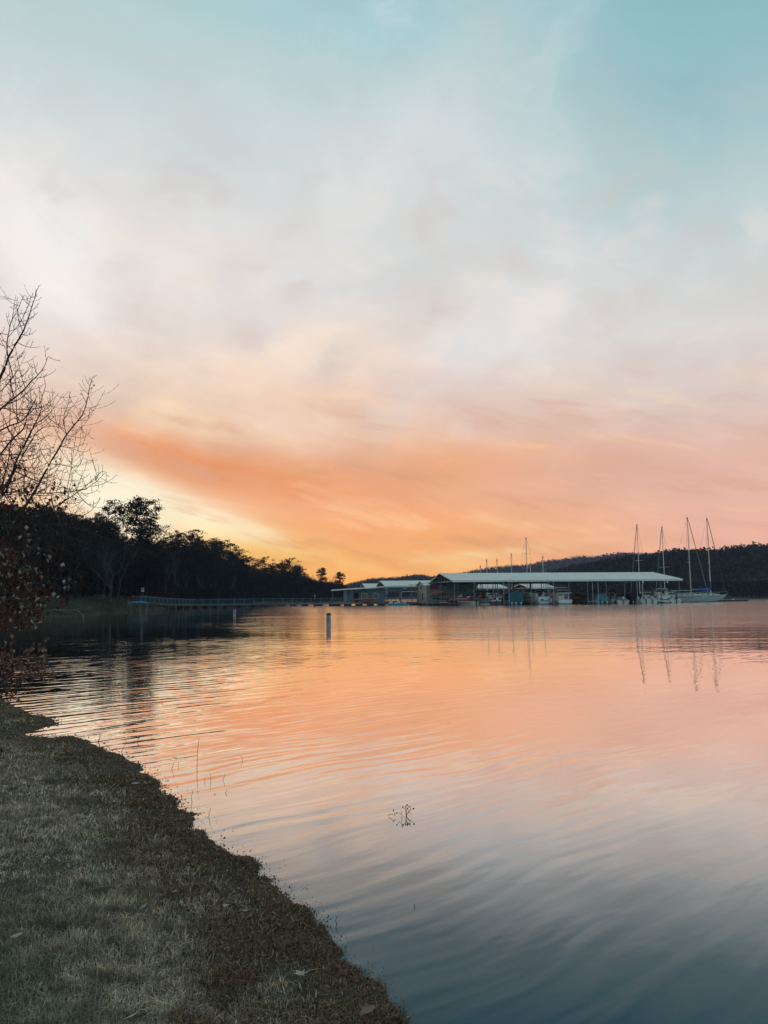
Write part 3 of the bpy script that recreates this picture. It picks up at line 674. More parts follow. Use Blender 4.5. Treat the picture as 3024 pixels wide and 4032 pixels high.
def house(name, label, loc, L, Wd, eave, ridge, wall, cat='building', wins=(), gwins=(), base=.5):
    r = thing(name, label, cat, loc, ROT)
    MB().box(0,L,0,Wd,base,eave).build('wall', M[wall], r)
    g = MB(); g.prism([(0,eave+.003),(Wd,eave+.003),(Wd/2,ridge-.1)], .0, L, 'x'); g.build('gable', M[wall], r)
    b = MB(); o_ = .35; ze = eave-o_*(ridge-eave)/(Wd/2)+.04
    for y0 in (-o_, Wd+o_):
        v = [(-o_,y0,ze),(L+o_,y0,ze),(L+o_,Wd/2,ridge),(-o_,Wd/2,ridge)]
        b.add(v+[(x,y,z+.1) for x,y,z in v], [(0,3,2,1),(4,5,6,7),(0,1,5,4),(1,2,6,5),(2,3,7,6),(3,0,4,7)])
    b.build('roof', M['roof'], r)
    MB().box(-.3,L+.3,-1.2,Wd+.3,-.2,base-.004).build('platform', M['deck'], r)
    for (x0,x1,z0,z1) in wins: window(r, x0,x1,-.02,z0,z1)
    for (y0,y1,z0,z1) in gwins:
        f = MB(); t_ = .1
        f.box(-.06,.02,y0-t_,y1+t_,z1,z1+t_); f.box(-.06,.02,y0-t_,y1+t_,z0-t_,z0); f.box(-.06,.02,y0-t_,y0,z0,z1); f.box(-.06,.02,y1,y1+t_,z0,z1)
        w = f.build('window', M['trim'], r); MB().box(-.03,.02,y0,y1,z0,z1).build('pane', M['glass'], w)
    for x in (.0, L):
        MB().box(x-.07,x+.07,-.07,.003,base,eave-.02).build('corner_board', M['trim'], r)
    return r
h1 = house('boathouse', 'narrow tan-sided boathouse with one tall gable window', Vector((9.1,171,0)), 11.5, 12.5, 4.1, 5.15, 'tan_wall', wins=((2.4,3.4,1.6,2.6),(5.0,6.2,2.6,3.6),(7.5,8.7,1.6,2.6)), gwins=((4.2,7.6,3.3,4.4),(3.2,5.2,.6,2.6),(9.0,10.2,2.6,3.1)))
MB().box(.02,11.4,-.055,-.004,.52,4.0).build('siding', M['pale_wall'], h1)
# long low store with a lean-to roof
st = thing('marina_store', 'long low teal-grey store with a thin sloping roof at the left of the marina', 'building', Vector((-10.0,161.5,0)), R(1.5))
MB().box(1.4,10.0,.0,7,.5,3.15).build('wall', M['teal_wall'], st)
b = MB(); v = [(-1.2,-1.6,3.05),(10.4,-1.6,3.72),(10.4,7.6,3.9),(-1.2,7.6,3.25)]
b.add(v+[(x,y,z+.16) for x,y,z in v], [(0,3,2,1),(4,5,6,7),(0,1,5,4),(1,2,6,5),(2,3,7,6),(3,0,4,7)]); rf = b.build('roof', M['roof'], st)
MB().prism([(1.4,3.155),(10.0,3.155),(10.0,3.62),(1.4,3.17)], .02, .1, 'y').build('upper_wall', M['teal_wall'], st)
MB().box(1.4,2.1,-.08,-.004,.52,3.1).build('panel', M['pale_wall'], st); MB().box(3.6,4.5,-.06,-.004,.5,2.6).build('door', M['shade_and_door'], st)
for x in (-.8,3.0,6.8,10.1): MB().box(x-.06,x+.06,-1.5,-1.38,.5,3.02+(x+1.2)*.055).build('post', M['teal_rail'], st)
window(st, 5.2,6.3,-.02,1.5,2.5); window(st, 7.6,8.7,-.02,1.5,2.5)
# small shed-like slip openings with white hoses left of the boathouse
pf = thing('dock_platform', 'low dark dock platform under the store and boathouse', 'dock', Vector((-11,157.0,0)), R(1.5))
MB().box(0,24.5,0,4.4,.32,.47).build('deck', M['deck'], pf)
b = MB()
for x in np.arange(.4,24,2.3): b.box(x,x+1.5,.15,4.2,-.3,.315)
b.build('float', M['float'], pf)
for k, x in enumerate(np.arange(.1,24.5,2.03)):
    MB().box(x-.035,x+.035,.06,.13,.47,1.62).build('rail_post', M['teal_rail'], pf, fix=False)
b = MB()
for z in (.85,1.22,1.6): b.box(0,24.4,.07,.12,z,z+.05)
b.build('rail', M['teal_rail'], pf)
b = MB()
for x in np.arange(8.6,17.5,.24): b.box(x-.02,x+.02,.02,.06,.6,1.6)
b.build('baluster', M['steel'], pf)
for (x0, lb) in ((1.9,'left'),(7.1,'right')):
    r = thing('hose_frame', 'white pipe arch over the %s slip opening beside the tan boathouse' % lb, 'pipe frame', Vector((1.8+x0,175,0)), ROT)
    MB().tube([(0,0,.3),(0,0,2.7),(.15,0,2.85),(3.6,0,2.9),(3.75,0,2.6)], .07, k=6).build('pipe', M['trim'], r)
wh = thing('wall_notice', 'small white notice on the slip post left of the white pipe arch', 'sign', P(1523,2332,170), 0); MB().box(-.14,.14,-.02,.02,-.28,.3).build('board', M['trim'], wh); MB().tube([(0,.03,-1.6),(0,.03,.35)],.03).build('post', M['steel'], wh)
# ------------------------------------------------------------------ boats
def hull(L, B, fs, fb, draft=.35, rake=.9, full=2.4, nst=11, mb=None):
    """hull shell with bow at +x, stern at -x; returns MB for hull and MB for deck"""
    h_ = mb or MB(); rings = []
    for i in range(nst):
        t = i/(nst-1); bb = B/2*max(.015, 1-max(0,(t-.42)/.58)**full); sh = fs+(fb-fs)*t**1.6
        kz = -draft*(1-t**3)+(sh*.25)*t**6
        def xx(z): return -L/2+L*t + rake*t**3*(max(0,z)/max(.3,fb)) - rake*t**3*.9
        pts = [(xx(kz),0,kz),(xx(0),bb*.72,kz*.35+.02),(xx(sh*.5),bb*.93,sh*.5),(xx(sh),bb,sh)]
        rings.append(pts+[(x,-y,z) for x,y,z in pts[:0:-1]])
    k = 7; vs = [p for r_ in rings for p in r_]
    fc = [(i*k+j,i*k+(j+1),(i+1)*k+(j+1),(i+1)*k+j) for i in range(nst-1) for j in range(k-1)]+[(i*k+k-1,i*k,(i+1)*k,(i+1)*k+k-1) for i in range(nst-1)]
    fc += [tuple(range(k))]
    h_.add(vs, fc); d_ = MB(); vs = []
    for r_ in rings: a_, b_ = r_[3], r_[4]; vs += [(a_[0],a_[1]*.96,a_[2]-.02),(b_[0],b_[1]*.96,b_[2]-.02)]
    d_.add(vs, [(2*i,2*i+1,2*i+3,2*i+2) for i in range(nst-1)])
    return h_, d_, rings
def outboard(par, x, y, s=1.0, m_='black'):
    b = MB(); b.lathe([(.12,0),(.2,.05),(.22,.3),(.17,.5),(.05,.58)], 10, (0,0,0))
    b.v = [(x+(vx*1.35)*s, y+vy*s, .75*s+vz*s) for vx,vy,vz in b.v]; o = b.build('outboard_motor', M[m_], par, smooth=True)
    MB().box(x-.10*s,x+.08*s,y-.06*s,y+.06*s,-.4*s,.745*s).build('motor_leg', M['dark_steel'], o)
def place_boat(name, label, sx, y, heading, cat='boat', group=None, D=None, zoff=0):
    """heading in degrees: 0 = bow into the dock (away), 180 = bow towards the water"""
    if D is None: w = mloc(main_x(sx, y), y, zoff)
    else: w = Vector((XD(sx, D), D, zoff))
    return thing(name, label, cat, w, ROT+R(90+heading) if D is None else R(heading), group)
def railing(r, rings, i0, i1, h_=.55, m_='alu'):
    b = MB()
    for side in (3,4):
        top = [(rings[i][side][0], rings[i][side][1]*.93, rings[i][side][2]+h_) for i in range(i0,i1)]
        b.tube(top, .022, k=4)
        for i in range(i0,i1,2): p = rings[i][side]; b.tube([(p[0],p[1]*.93,p[2]-.02),(p[0],p[1]*.93,p[2]+h_)], .018, k=4)
    b.build('rail', M[m_], r, fix=False)
def cruiser(r, L=8.5, B=2.9, canopy='navy', hullm='white'):
    h_, d_, rg = hull(L,B,1.15,1.65,.45,1.1); h_.build('hull', M[hullm], r); d_.build('deck', M['white'], r)
    b = MB(); b.box(-L/2-.7,-L/2-.01,-B*.42,B*.42,.28,.38); b.build('swim_platform', M['white'], r)
    b = MB()
    for k in (0,1):
        q_ = .06 if k else 0
        b.prism([(-B*.36+q_,1.5+.45*k),(B*.36-q_,1.5+.45*k),(B*.30-q_,1.95+.3*k),(-B*.30+q_,1.95+.3*k)], -.6+.4*k, L*.28-.9*k, 'x')
    b.box(-L/2+.05,-L/2+.9,-B*.40,B*.40,1.14,1.52); b.build('cabin', M['white'], r)
    b = MB(); b.prism([(-B*.37,1.96),(B*.37,1.96),(B*.31,2.5),(-B*.31,2.5)], .35, .45, 'x'); b.build('windshield', M['glass'], r)
    b = MB(); b.tube([(-1.9,-B*.46,1.1),(-1.5,-B*.44,2.5),(-1.35,-B*.3,2.85),(-1.35,B*.3,2.85),(-1.5,B*.44,2.5),(-1.9,B*.46,1.1)], .09, k=6); b.build('radar_arch', M['white'], r, smooth=True)
    b = MB(); b.prism([(-B*.46,2.55),(-B*.3,2.98),(B*.3,2.98),(B*.46,2.55),(B*.44,2.5),(B*.28,2.9),(-B*.28,2.9),(-B*.44,2.5)], -2.6, .6, 'x'); b.build('canopy', M[canopy], r)
    for y in (-.3,.3):
        b = MB(); b.box(-2.6,-2.0,y*2.6-.3,y*2.6+.3,1.15,1.75); b.box(-2.62,-2.5,y*2.6-.3,y*2.6+.3,1.753,2.1); b.build('seat', M['cream'], r)
    b = MB(); b.box(-L/2-.03,-L/2-.012,-B*.36,B*.36,.62,.80); b.build('stripe', M['stripe'], r)
    for y in (-.9,.7):
        b = MB(); b.box(-L/2-.035,-L/2-.01,y-.32,y+.32,.86,1.05); b.build('vent', M['black'], r)
    railing(r, rg, 5, 11)
def runabout(r, L=5.6, B=2.2, hm='white', cover=None, tower=True, motor='black', inboard=False, seats=True):
    h_, d_, rg = hull(L,B,.72,.95,.3,.7); h_.build('hull', M[hm], r); d_.build('deck', M['cream'] if hm != 'white' else M['white'], r)
    if cover:
        b = MB(); N = 9; vs = []
        for i in range(N):
            t = i/(N-1); k = int(t*10); p = rg[min(10,k)][3]; hh = .55*math.sin(math.pi*min(1,t*1.05+.08))+.12
            vs += [(p[0],p[1]*1.01,p[2]-.12),(p[0],p[1]*.62,p[2]+hh*.8),(p[0],0,p[2]+hh),(p[0],-p[1]*.62,p[2]+hh*.8),(p[0],-p[1]*1.01,p[2]-.12)]
        b.add(vs, [(i*5+j,i*5+j+1,(i+1)*5+j+1,(i+1)*5+j) for i in range(N-1) for j in range(4)]+[(0,1,2,3,4)]); b.build('cover', M[cover], r, smooth=True)
    else:
        b = MB(); b.prism([(-B*.40,.74),(B*.40,.74),(B*.33,1.25),(-B*.33,1.25)], L*.08, L*.08+.08, 'x'); b.build('windshield', M['glass'], r)
        if seats:
            for y in (-.5,.5):
                b = MB(); b.box(-.9,-.4,y-.25,y+.25,.72,1.05); b.box(-.98,-.9,y-.25,y+.25,.72,1.35); b.build('seat', M['cream'], r)
            b = MB(); b.box(-L/2+.15,-L/2+.7,-B*.38,B*.38,.71,1.0); b.build('rear_seat', M['cream'], r)
    if tower:
        b = MB()
        for x in (-.35,.35): b.tube([(x,-B*.46,.75),(x*.6,-B*.42,1.9),(x*.6-.1,-B*.28,2.15),(x*.6-.1,B*.28,2.15),(x*.6,B*.42,1.9),(x,B*.46,.75)], .035, k=5)
        b.build('tower', M['alu'], r)
    MB().box(-L*.42,L*.2,B*.502,B*.512,.42,.52).build('stripe', M['stripe' if hm != 'red' else 'white'], r)
    if inboard: MB().box(-L/2-.5,-L/2-.01,-B*.40,B*.40,.2,.28).build('swim_platform', M['white'], r)
    else: outboard(r, -L/2-.18, 0, 1.05, motor)
def pontoon(r, L=7.2, B=2.5, panel='cream', top='maroon'):
    for y in (-B*.36, B*.36):
        b = MB(); b.tube([(-L/2,y,.12),(L/2-.9,y,.12),(L/2-.3,y,.2),(L/2,y,.38)], .30, .12, 10); b.v = [(x,yy,z) for x,yy,z in b.v]; b.build('pontoon_tube', M['alu'], r, smooth=True)
    MB().box(-L/2,L/2-.15,-B/2,B/2,.45,.55).build('deck', M['alu'], r)
    for y in (-B/2+.03,B/2-.03): MB().box(-L/2+.7,L/2-.4,y-.02,y+.02,.60,1.18).build('fence_panel', M[panel], r)
    for x in (-L/2+.7,L/2-.4): MB().box(x-.02,x+.02,-B/2+.06,B/2-.06,.60,1.18).build('fence_panel', M[panel], r)
    b = MB()
    for y in (-B/2+.02,B/2-.02): b.tube([(-L/2+.6,y,1.22),(L/2-.4,y,1.22)], .03, k=5)
    b.build('rail', M['alu'], r)
    b = MB(); b.prism([(-B*.5,2.5),(-B*.3,2.72),(B*.3,2.72),(B*.5,2.5),(B*.48,2.46),(B*.28,2.66),(-B*.28,2.66),(-B*.48,2.46)], -L*.35, L*.12, 'x'); cn = b.build('canopy', M[top], r)
    b = MB()
    for y in (-B*.48,B*.48):
        for x0, x1 in ((-.9,-2.3),(-.9,.6)): b.tube([(x0,y,1.2),(x1,y,2.5)], .02, k=4)
    b.build('canopy_frame', M['alu'], cn)
    for x,y in ((-2.2,-.7),(-2.2,.7),(1.6,-.8),(1.6,.8)): b = MB(); b.box(x-.5,x+.5,y-.3,y+.3,.555,.95); b.build('seat', M['cream'], r)
    outboard(r, -L/2-.2, 0, 1.05)
def tarped(r, L=8.0, B=2.9, top=2.6, m_='teal_canvas'):
    h_, d_, rg = hull(L,B,.9,1.2,.4,.9); h_.build('hull', M['black'], r); d_.build('deck', M['white'], r)
    b = MB(); N = 9; vs = []
    prf = [1.0,1.0,.98,.9,.72,.52,.38,.25,.15]
    for i in range(N):
        p = rg[min(10,int(i*1.25))][3]; hh = (top-p[2])*prf[i]; w = p[1]*1.03; o_ = -.12 if i == 0 else 0
        vs += [(p[0]+o_,w,.32),(p[0]+o_,w*1.0,p[2]*.9),(p[0],w*.86,p[2]+hh*.72),(p[0],w*.4,p[2]+hh*.95),(p[0],-w*.3,p[2]+hh),(p[0],-w*.88,p[2]+hh*.66),(p[0]+o_,-w,p[2]*.9),(p[0]+o_,-w,.32)]
    b.add(vs, [(i*8+j,i*8+j+1,(i+1)*8+j+1,(i+1)*8+j) for i in range(N-1) for j in range(7)]+[tuple(range(8))]); b.build('cover', M[m_], r, smooth=False)
    for y in (-.9,.1,.9):
        b = MB(); b.lathe([(.02,0),(.13,.06),(.15,.3),(.08,.45)], 8, (-L/2-.32,y,.05)); b.build('fender', M['white'], r, smooth=True)
def cabin_boat(r, L=8.6, B=2.8):
    h_, d_, rg = hull(L,B,.9,1.3,.4,.8); h_.build('hull', M['white'], r); d_.build('deck', M['cream'], r)
    MB().box(-L/2+1.0,L*.2,-B*.40,B*.40,.9,2.15).build('cabin', M['white'], r)
    for y0,y1 in ((-.95,-.25),(.2,.95)): MB().box(-L/2+.96,-L/2+.995,y0,y1,1.0,1.95).build('door', M['glass'], r)
    MB().box(-L/2+.1,L*.25,-B*.47,B*.47,2.155,2.25).build('upper_deck', M['white'], r)
    MB().box(-L/2+1.9,L*.08,-B*.38,B*.38,2.6,3.0).build('bridge_coaming', M['glass'], r)
    MB().box(-L/2+1.6,L*.12,-B*.42,B*.42,3.25,3.36).build('hardtop', M['white'], r)
    b = MB()
    for x in (-L/2+1.7,L*.1):
        for y in (-B*.40,B*.40): b.tube([(x,y,2.25),(x,y,3.26)], .03, k=5)
    b.build('top_frame', M['alu'], r)
    b = MB()
    for y in (-B*.45,B*.45): b.tube([(-L/2+.15,y,2.25),(-L/2+.15,y,2.75),(-L/2+1.8,y,2.75)], .025, k=4)
    b.tube([(-L/2+.15,-B*.45,2.75),(-L/2+.15,B*.45,2.75)], .025, k=4); b.build('rail', M['alu'], r)
    MB().box(-L/2-.6,-L/2-.01,-B*.4,B*.4,.25,.34).build('swim_platform', M['white'], r)
    b = MB(); b.tube([(-L/2-.04,-1.1,1.0),(-L/2-.04,-1.1,1.55)], .33, k=12); 
    b = MB(); b.lathe([(.32,0),(.40,.04),(.32,.08)], 14); b.v = [(-L/2+.85-z, .62+y, 1.35+x) for x,y,z in b.v]; b.build('life_ring', M['cream'], r)
def sailboat(r, L=9.5, B=3.0, mast=14.5, cover=None, furl=True, tiller=True, spread=(.42,.72), detail=True):
    h_, d_, rg = hull(L,B,1.05,1.35,.75,1.5,full=1.9); h_.build('hull', M['white'], r); d_.build('deck', M['white'], r)
    mx = L*.10
    b = MB(); b.prism([(-B*.30,1.1),(B*.30,1.1),(B*.24,1.55),(-B*.24,1.55)], -L*.18, L*.2, 'x'); b.prism([(-B*.27,1.2),(B*.27,1.2),(B*.2,1.42),(-B*.2,1.42)], L*.201, L*.30, 'x'); cb = b.build('cabin', M['white'], r)
    for k in range(3):
        for s in (-1,1): MB().box(-L*.12+k*1.1,-L*.12+k*1.1+.6,s*B*.283-.02,s*B*.283+.02,1.27,1.40).build('window', M['glass'], cb)
    mt = MB().tube([(mx,0,1.2),(mx,0,mast)], .10, .075, 8).build('mast', M['mast'], r)
    b = MB(); b.tube([(mx-.12,0,mast),(mx-.12,0,mast+.7)], .012, k=4); b.tube([(mx-.12,0,mast+.55),(mx-.5,0,mast+.55)], .02, k=4); b.tube([(mx,0,mast-.2),(mx,0,mast+.12)], .14, k=6); b.build('wind_vane', M['rope'], mt)
    for f in spread:
        z = 1.2+(mast-1.2)*f; w = B*.52*(1.15-f*.5); MB().tube([(mx-.1,-w,z+.08),(mx,0,z),(mx-.1,w,z+.08)], .035, k=5).build('spreader', M['mast'], mt)
    b = MB()
    for s in (-1,1):
        w = B*.46; b.tube([(mx-.1,s*w,1.2)]+[(mx-.1,s*B*.52*(1.15-f*.5),1.28+(mast-1.2)*f) for f in spread]+[(mx,0,mast)], .016, k=4)
        b.tube([(mx-.5,s*w,1.2),(mx,0,1.2+(mast-1.2)*spread[0])], .014, k=4)
    b.tube([(-L/2+.1,0,1.0),(mx,0,mast)], .016, k=4); b.build('rigging', M['rope'], r, fix=False)
    if furl: MB().tube([(L/2-.15,0,1.4),(mx+.3,0,mast-.9),(mx+.05,0,mast-.1)], .085, .05, 6).build('furled_jib', M['grey_canvas'] if not cover else M['rope'], r)
    bm = MB().tube([(mx,0,2.25),(-L*.36,0,2.3)], .07, k=6).build('boom', M['mast'], r)
    if cover:
        b = MB(); N = 8; vs = []
        for i in range(N):
            t = i/(N-1); x = mx+.15-t*(L*.45); hh = .55*(1-t*.65); vs += [(x,.16,2.2),(x,.14,2.3+hh*.6),(x,0,2.36+hh),(x,-.14,2.3+hh*.6),(x,-.16,2.2)]
        b.add(vs, [(i*5+j,i*5+j+1,(i+1)*5+j+1,(i+1)*5+j) for i in range(N-1) for j in range(4)]+[(0,1,2,3,4),tuple(35+j for j in range(5))]); b.tube([(mx+.02,0,2.3),(mx+.02,0,4.2)], .16, .12, 8); b.build('sail_cover', M[cover], bm, smooth=True)
        b = MB(); b.prism([(-B*.42,2.35),(0,2.62),(B*.42,2.35),(0,2.55)], -L*.40, -L*.2, 'x'); b.build('bimini', M[cover], r)
    railing(r, rg, 0, 11, .6)
    MB().box(-L*.45,L*.36,-B*.502,-B*.494,.80,.88).build('stripe', M['stripe'], r)
    b = MB(); b.tube([(-L*.42,0,1.1),(-L*.42,0,1.9)], .05, k=6); b.tube([(-L*.42,-.45,1.75),(-L*.42,0,1.95),(-L*.42,.45,1.75)], .03, k=5); b.build('helm', M['alu'], r)
r = place_boat('sailing_boat', 'white sailing boat nearest the dock end with a bare boom and the tallest mast', 2704, 0, -36, D=169, cat='sailboat', zoff=.3); sailboat(r, 9.2, 3.0, 18.1)
r = place_boat('sailing_boat', 'outermost white sailing boat with blue sail cover and bow pointing right', 2784, 0, -33, D=173, cat='sailboat', zoff=.3); sailboat(r, 8.2, 2.8, 18.3, cover='blue', furl=True)
r = place_boat('sailing_boat', 'sailing boat half hidden by the dock corner with one short spreader', 2629, 0, -150, D=182, cat='sailboat'); sailboat(r, 8.6, 2.8, 17.6, spread=(.42,))
r = place_boat('sailing_boat', 'sailing boat behind the dock, mast left of the three tall right ones', 2530, 0, -150, D=187, cat='sailboat'); sailboat(r, 8.6, 2.8, 18.6, spread=(.5,))
for sx, ty, lb in ((1893,2231,'shortest mast at the left of the row over the roof'),(1921,2206,'second mast from the left over the roof'),(1958,2206,'thin mast third from the left over the roof'),(2016,2183,'bare mast just left of the tall middle one'),(2075,2121,'tall middle mast with crossed spreaders'),(2093,2220,'stubby mast right beside the tall middle one'),(2141,2194,'lone mast right of the tall middle one')):
    D = 188+random.uniform(-2,2); r = place_boat('sailing_boat', 'sailing boat, '+lb, sx, 0, -95+random.uniform(-15,15), D=D, cat='sailboat', group=None)
    sailboat(r, 7.6, 2.5, P(sx, ty, D).z, furl=False, spread=(.5,.74) if sx == 2075 else ((.8,) if sx == 2141 else (.5,)))
# motor boats in the main dock, left to right
r = place_boat('motor_boat', 'dark hulled boat hung high on a hoist at the left gable end', 1722, 4, 10, zoff=1.35); runabout(r, 6.2, 2.3, 'black', cover='maroon', tower=False)
r = place_boat('motor_boat', 'boat with a long curved dark canopy under the left gable', 1775, 7, 8, zoff=.3); pontoon(r, 7.6, 2.5, 'grey_canvas', 'navy')
r = place_boat('motor_boat', 'red runabout raised in the first slip', 1800, 3.0, 62, zoff=.75); runabout(r, 5.8, 2.2, 'red', tower=False)
r = place_boat('motor_boat', 'second red runabout, under a white roof frame', 1852, 6.0, 50, zoff=.9); runabout(r, 5.8, 2.2, 'red', tower=True)
r = place_boat('motor_boat', 'silver fishing boat lying slantwise beside the red runabouts', 1832, 1.6, 38); runabout(r, 5.2, 2.0, 'cream', tower=False, seats=False)
r = place_boat('pontoon_boat', 'silver pontoon boat lying slantwise with a bare rail', 1893, 2.6, 40); pontoon(r, 6.6, 2.4, 'grey_canvas', 'navy')
r = place_boat('motor_boat', 'wakeboard boat with silver tower, stern to the lake', 1936, 1.8, 4); runabout(r, 6.2, 2.4, 'black', tower=True, motor='white')
r = place_boat('covered_boat', 'tall boat wrapped in a big teal tarpaulin', 2008, 3.6, 0); tarped(r, 8.4, 2.9, 2.75)
r = place_boat('paddle_board', 'yellow board standing on edge behind the white cruiser', 2043, 3.0, 0, cat='paddle board'); b = MB(); b.prism([(-1.4,.5),(-1.1,.42),(1.1,.42),(1.4,.5),(1.3,2.0),(0,2.9),(-1.2,2.2)], -.04,.04,'y'); b.build('board', M['yellow'], r)
r = place_boat('motor_cruiser', 'large white cruiser with dark canopy showing its stern', 2098, 4.2, 16, cat='motor cruiser'); cruiser(r, 8.6, 3.2)
r = place_boat('cabin_cruiser', 'white two-deck cabin boat right of the large cruiser', 2194, 3.4, 3, cat='cabin boat'); cabin_boat(r, 8.2, 2.9)
r = place_boat('motor_boat', 'white bow-out boat seen far inside behind the empty slip', 2262, 17.5, 90); runabout(r, 6.6, 2.4, 'white', tower=False, inboard=True)
r = place_boat('pontoon_boat', 'black covered pontoon boat left of the light blue cover', 2308, 3.8, 2); pontoon(r, 7.6, 2.6, 'black', 'navy')
r = place_boat('covered_boat', 'boat under a light blue cover behind the third pipe frame', 2350, 3.4, -4); tarped(r, 6.6, 2.5, 2.0, 'sky_canvas')
r = place_boat('motor_boat', 'dark boat with tall tower between the blue cover and the grey cover', 2380, 4.5, 0); runabout(r, 6.4, 2.4, 'black', tower=True)
r = place_boat('motor_boat', 'white runabout with its bow out beside the grey covered boat', 2404, 2.4, 172); runabout(r, 5.6, 2.1, 'white', tower=True, inboard=True)
r = place_boat('covered_boat', 'boat under a ribbed grey cover with white outboard', 2438, 2.6, -10); runabout(r, 6.6, 2.5, 'cream', cover='grey_canvas', tower=False, motor='white')
r = place_boat('motor_boat', 'white outboard boat behind the fourth pipe frame', 2512, 2.4, 6); runabout(r, 5.8, 2.3, 'white', tower=False, motor='white')
r = place_boat('motor_boat', 'white boat with a folded canopy right of the fourth pipe frame', 2546, 2.8, -4); runabout(r, 6.0, 2.3, 'white', tower=True, motor='white')
r = place_boat('motor_cruiser', 'small white cruiser with white hardtop near the right end of the dock', 2592, 3.4, -6, cat='motor cruiser'); cruiser(r, 7.0, 2.7, canopy='white')
r = place_boat('motor_boat', 'white boat with orange-tinted canopy beside the first sailing boat', 2636, 2.6, -3); runabout(r, 6.2, 2.4, 'white', tower=True, motor='black')
r = place_boat('covered_boat', 'dark covered boat deep inside left of the fourth pipe frame', 2474, 5.0, 4); tarped(r, 6.8, 2.5, 2.2, 'navy')
for k, (sx, lb) in enumerate(((1900,'far side of the dock behind the silver pontoon boat'),(1965,'far side of the dock left of the teal tarpaulin'),(2140,'far side of the dock between the two white cruisers'),(2235,'far side of the dock beside the empty slip'),(2290,'far side of the dock left of the black pontoon boat'),(2420,'far side of the dock behind the grey cover'),(2490,'far side of the dock left of the fourth pipe frame'),(2570,'far side of the dock behind the small white cruiser'))):
    r = place_boat('pontoon_boat' if k % 2 else 'covered_boat', ('dark pontoon boat on the ' if k % 2 else 'dark tarpaulined boat on the ')+lb, sx, 19.5, 178+k*2)
    (pontoon(r, 7.0, 2.5, 'black', 'navy') if k % 2 else tarped(r, 7.2, 2.6, 2.3, 'navy'))  # rear-row boats coloured dark so the space under the roof looks shaded
for k in range(7):
    x = 3.2+k*6.0; r = thing('dock_box', 'white storage box, number %d' % k, 'storage box', mloc(x, MW/2, .48), ROT, None)
    r['label'] = ['white storage box on the dock walkway behind the red runabouts','white storage box on the walkway ahead of the wakeboard boat','white storage box on the walkway beside the teal tarpaulined boat','white storage box on the walkway beside the two-deck cabin boat','white storage box on the walkway behind the light blue cover','white storage box on the walkway beyond the grey covered boat','white storage box on the walkway near the right end of the long dock'][k]
    MB().box(-.6,.6,-.3,.3,0,.5).build('body', M['white'], r); MB().prism([(-.33,.503),(.33,.503),(.33,.56),(0,.62),(-.33,.56)], -.63,.63,'x').build('lid', M['trim'], r)
# pedal boats and kayaks by the store
for k, (sx, lb) in enumerate(((1552,'left aqua pedal boat with a white canopy hood'),(1583,'right aqua pedal boat with a white canopy hood'))):
    r = place_boat('pedal_boat', lb+' beside the dock platform', sx, 0, 175+k*6, D=156.0, cat='pedal boat')
    for y in (-.45,.45): h_, d_, _g = hull(2.6,.5,.35,.45,.15,.3); h_.v = [(x,yy+y,z) for x,yy,z in h_.v]; h_.build('hull', M['aqua'], r)
    MB().box(-1.1,.9,-.5,.5,.36,.46).build('deck', M['aqua'], r)
    for y in (-.28,.28): b = MB(); b.box(-.6,-.1,y-.2,y+.2,.463,.62); b.box(-.7,-.6,y-.2,y+.2,.463,1.0); b.build('seat', M['white'], r)
    MB().prism([(.3,.465),(1.2,.465),(.5,.95)], -.4,.4,'y').build('bow_cowl', M['white'], r)
def kayak(r, L=3.4, m_='kayak_red'):
    b = MB(); N = 11; vs = []
    for i in range(N):
        t = i/(N-1)*2-1; w = .34*(1-abs(t)**2.4)+.01; hh = .16*(1-abs(t)**3)+.03; z0 = .10*abs(t)**3
        vs += [(t*L/2,w*math.cos(a_),z0+hh+hh*math.sin(a_)) for a_ in [2*math.pi*j/8 for j in range(8)]]
    b.add(vs, [(i*8+j,i*8+(j+1)%8,(i+1)*8+(j+1)%8,(i+1)*8+j) for i in range(N-1) for j in range(8)]+[tuple(range(8)),tuple(80+j for j in range(8))]); b.build('hull', M[m_], r, smooth=True)
    MB().lathe([(.22,0),(.24,.03),(.18,.04)], 12, (0,0,.30)).build('cockpit', M['mark_black'], r)
for sx, z, lb, m_ in ((1412,1.02,'orange-red kayak racked left along the store wall','kayak_red'),(1446,.62,'red kayak racked lowest along the store wall','kayak_red'),(1458,1.12,'red kayak racked right along the store wall','kayak_red')):
    r = thing('kayak', lb, 'kayak', P(sx,2350,160.0), R(2)); r.location.z = z; kayak(r, 3.2, m_)
r = thing('kayak_rack', 'low rack under the red kayaks by the store', 'rack', Vector((XD(1436,160),160.0,.47)), R(1.5))
b = MB()
for x in (-2.2,0,2.2): b.box(x-.04,x+.04,-.3,-.24,0,.75); b.box(x-.04,x+.04,.24,.3,0,.75); b.box(x-.04,x+.04,-.24,.24,.1,.14)
b.build('frame', M['steel'], r)
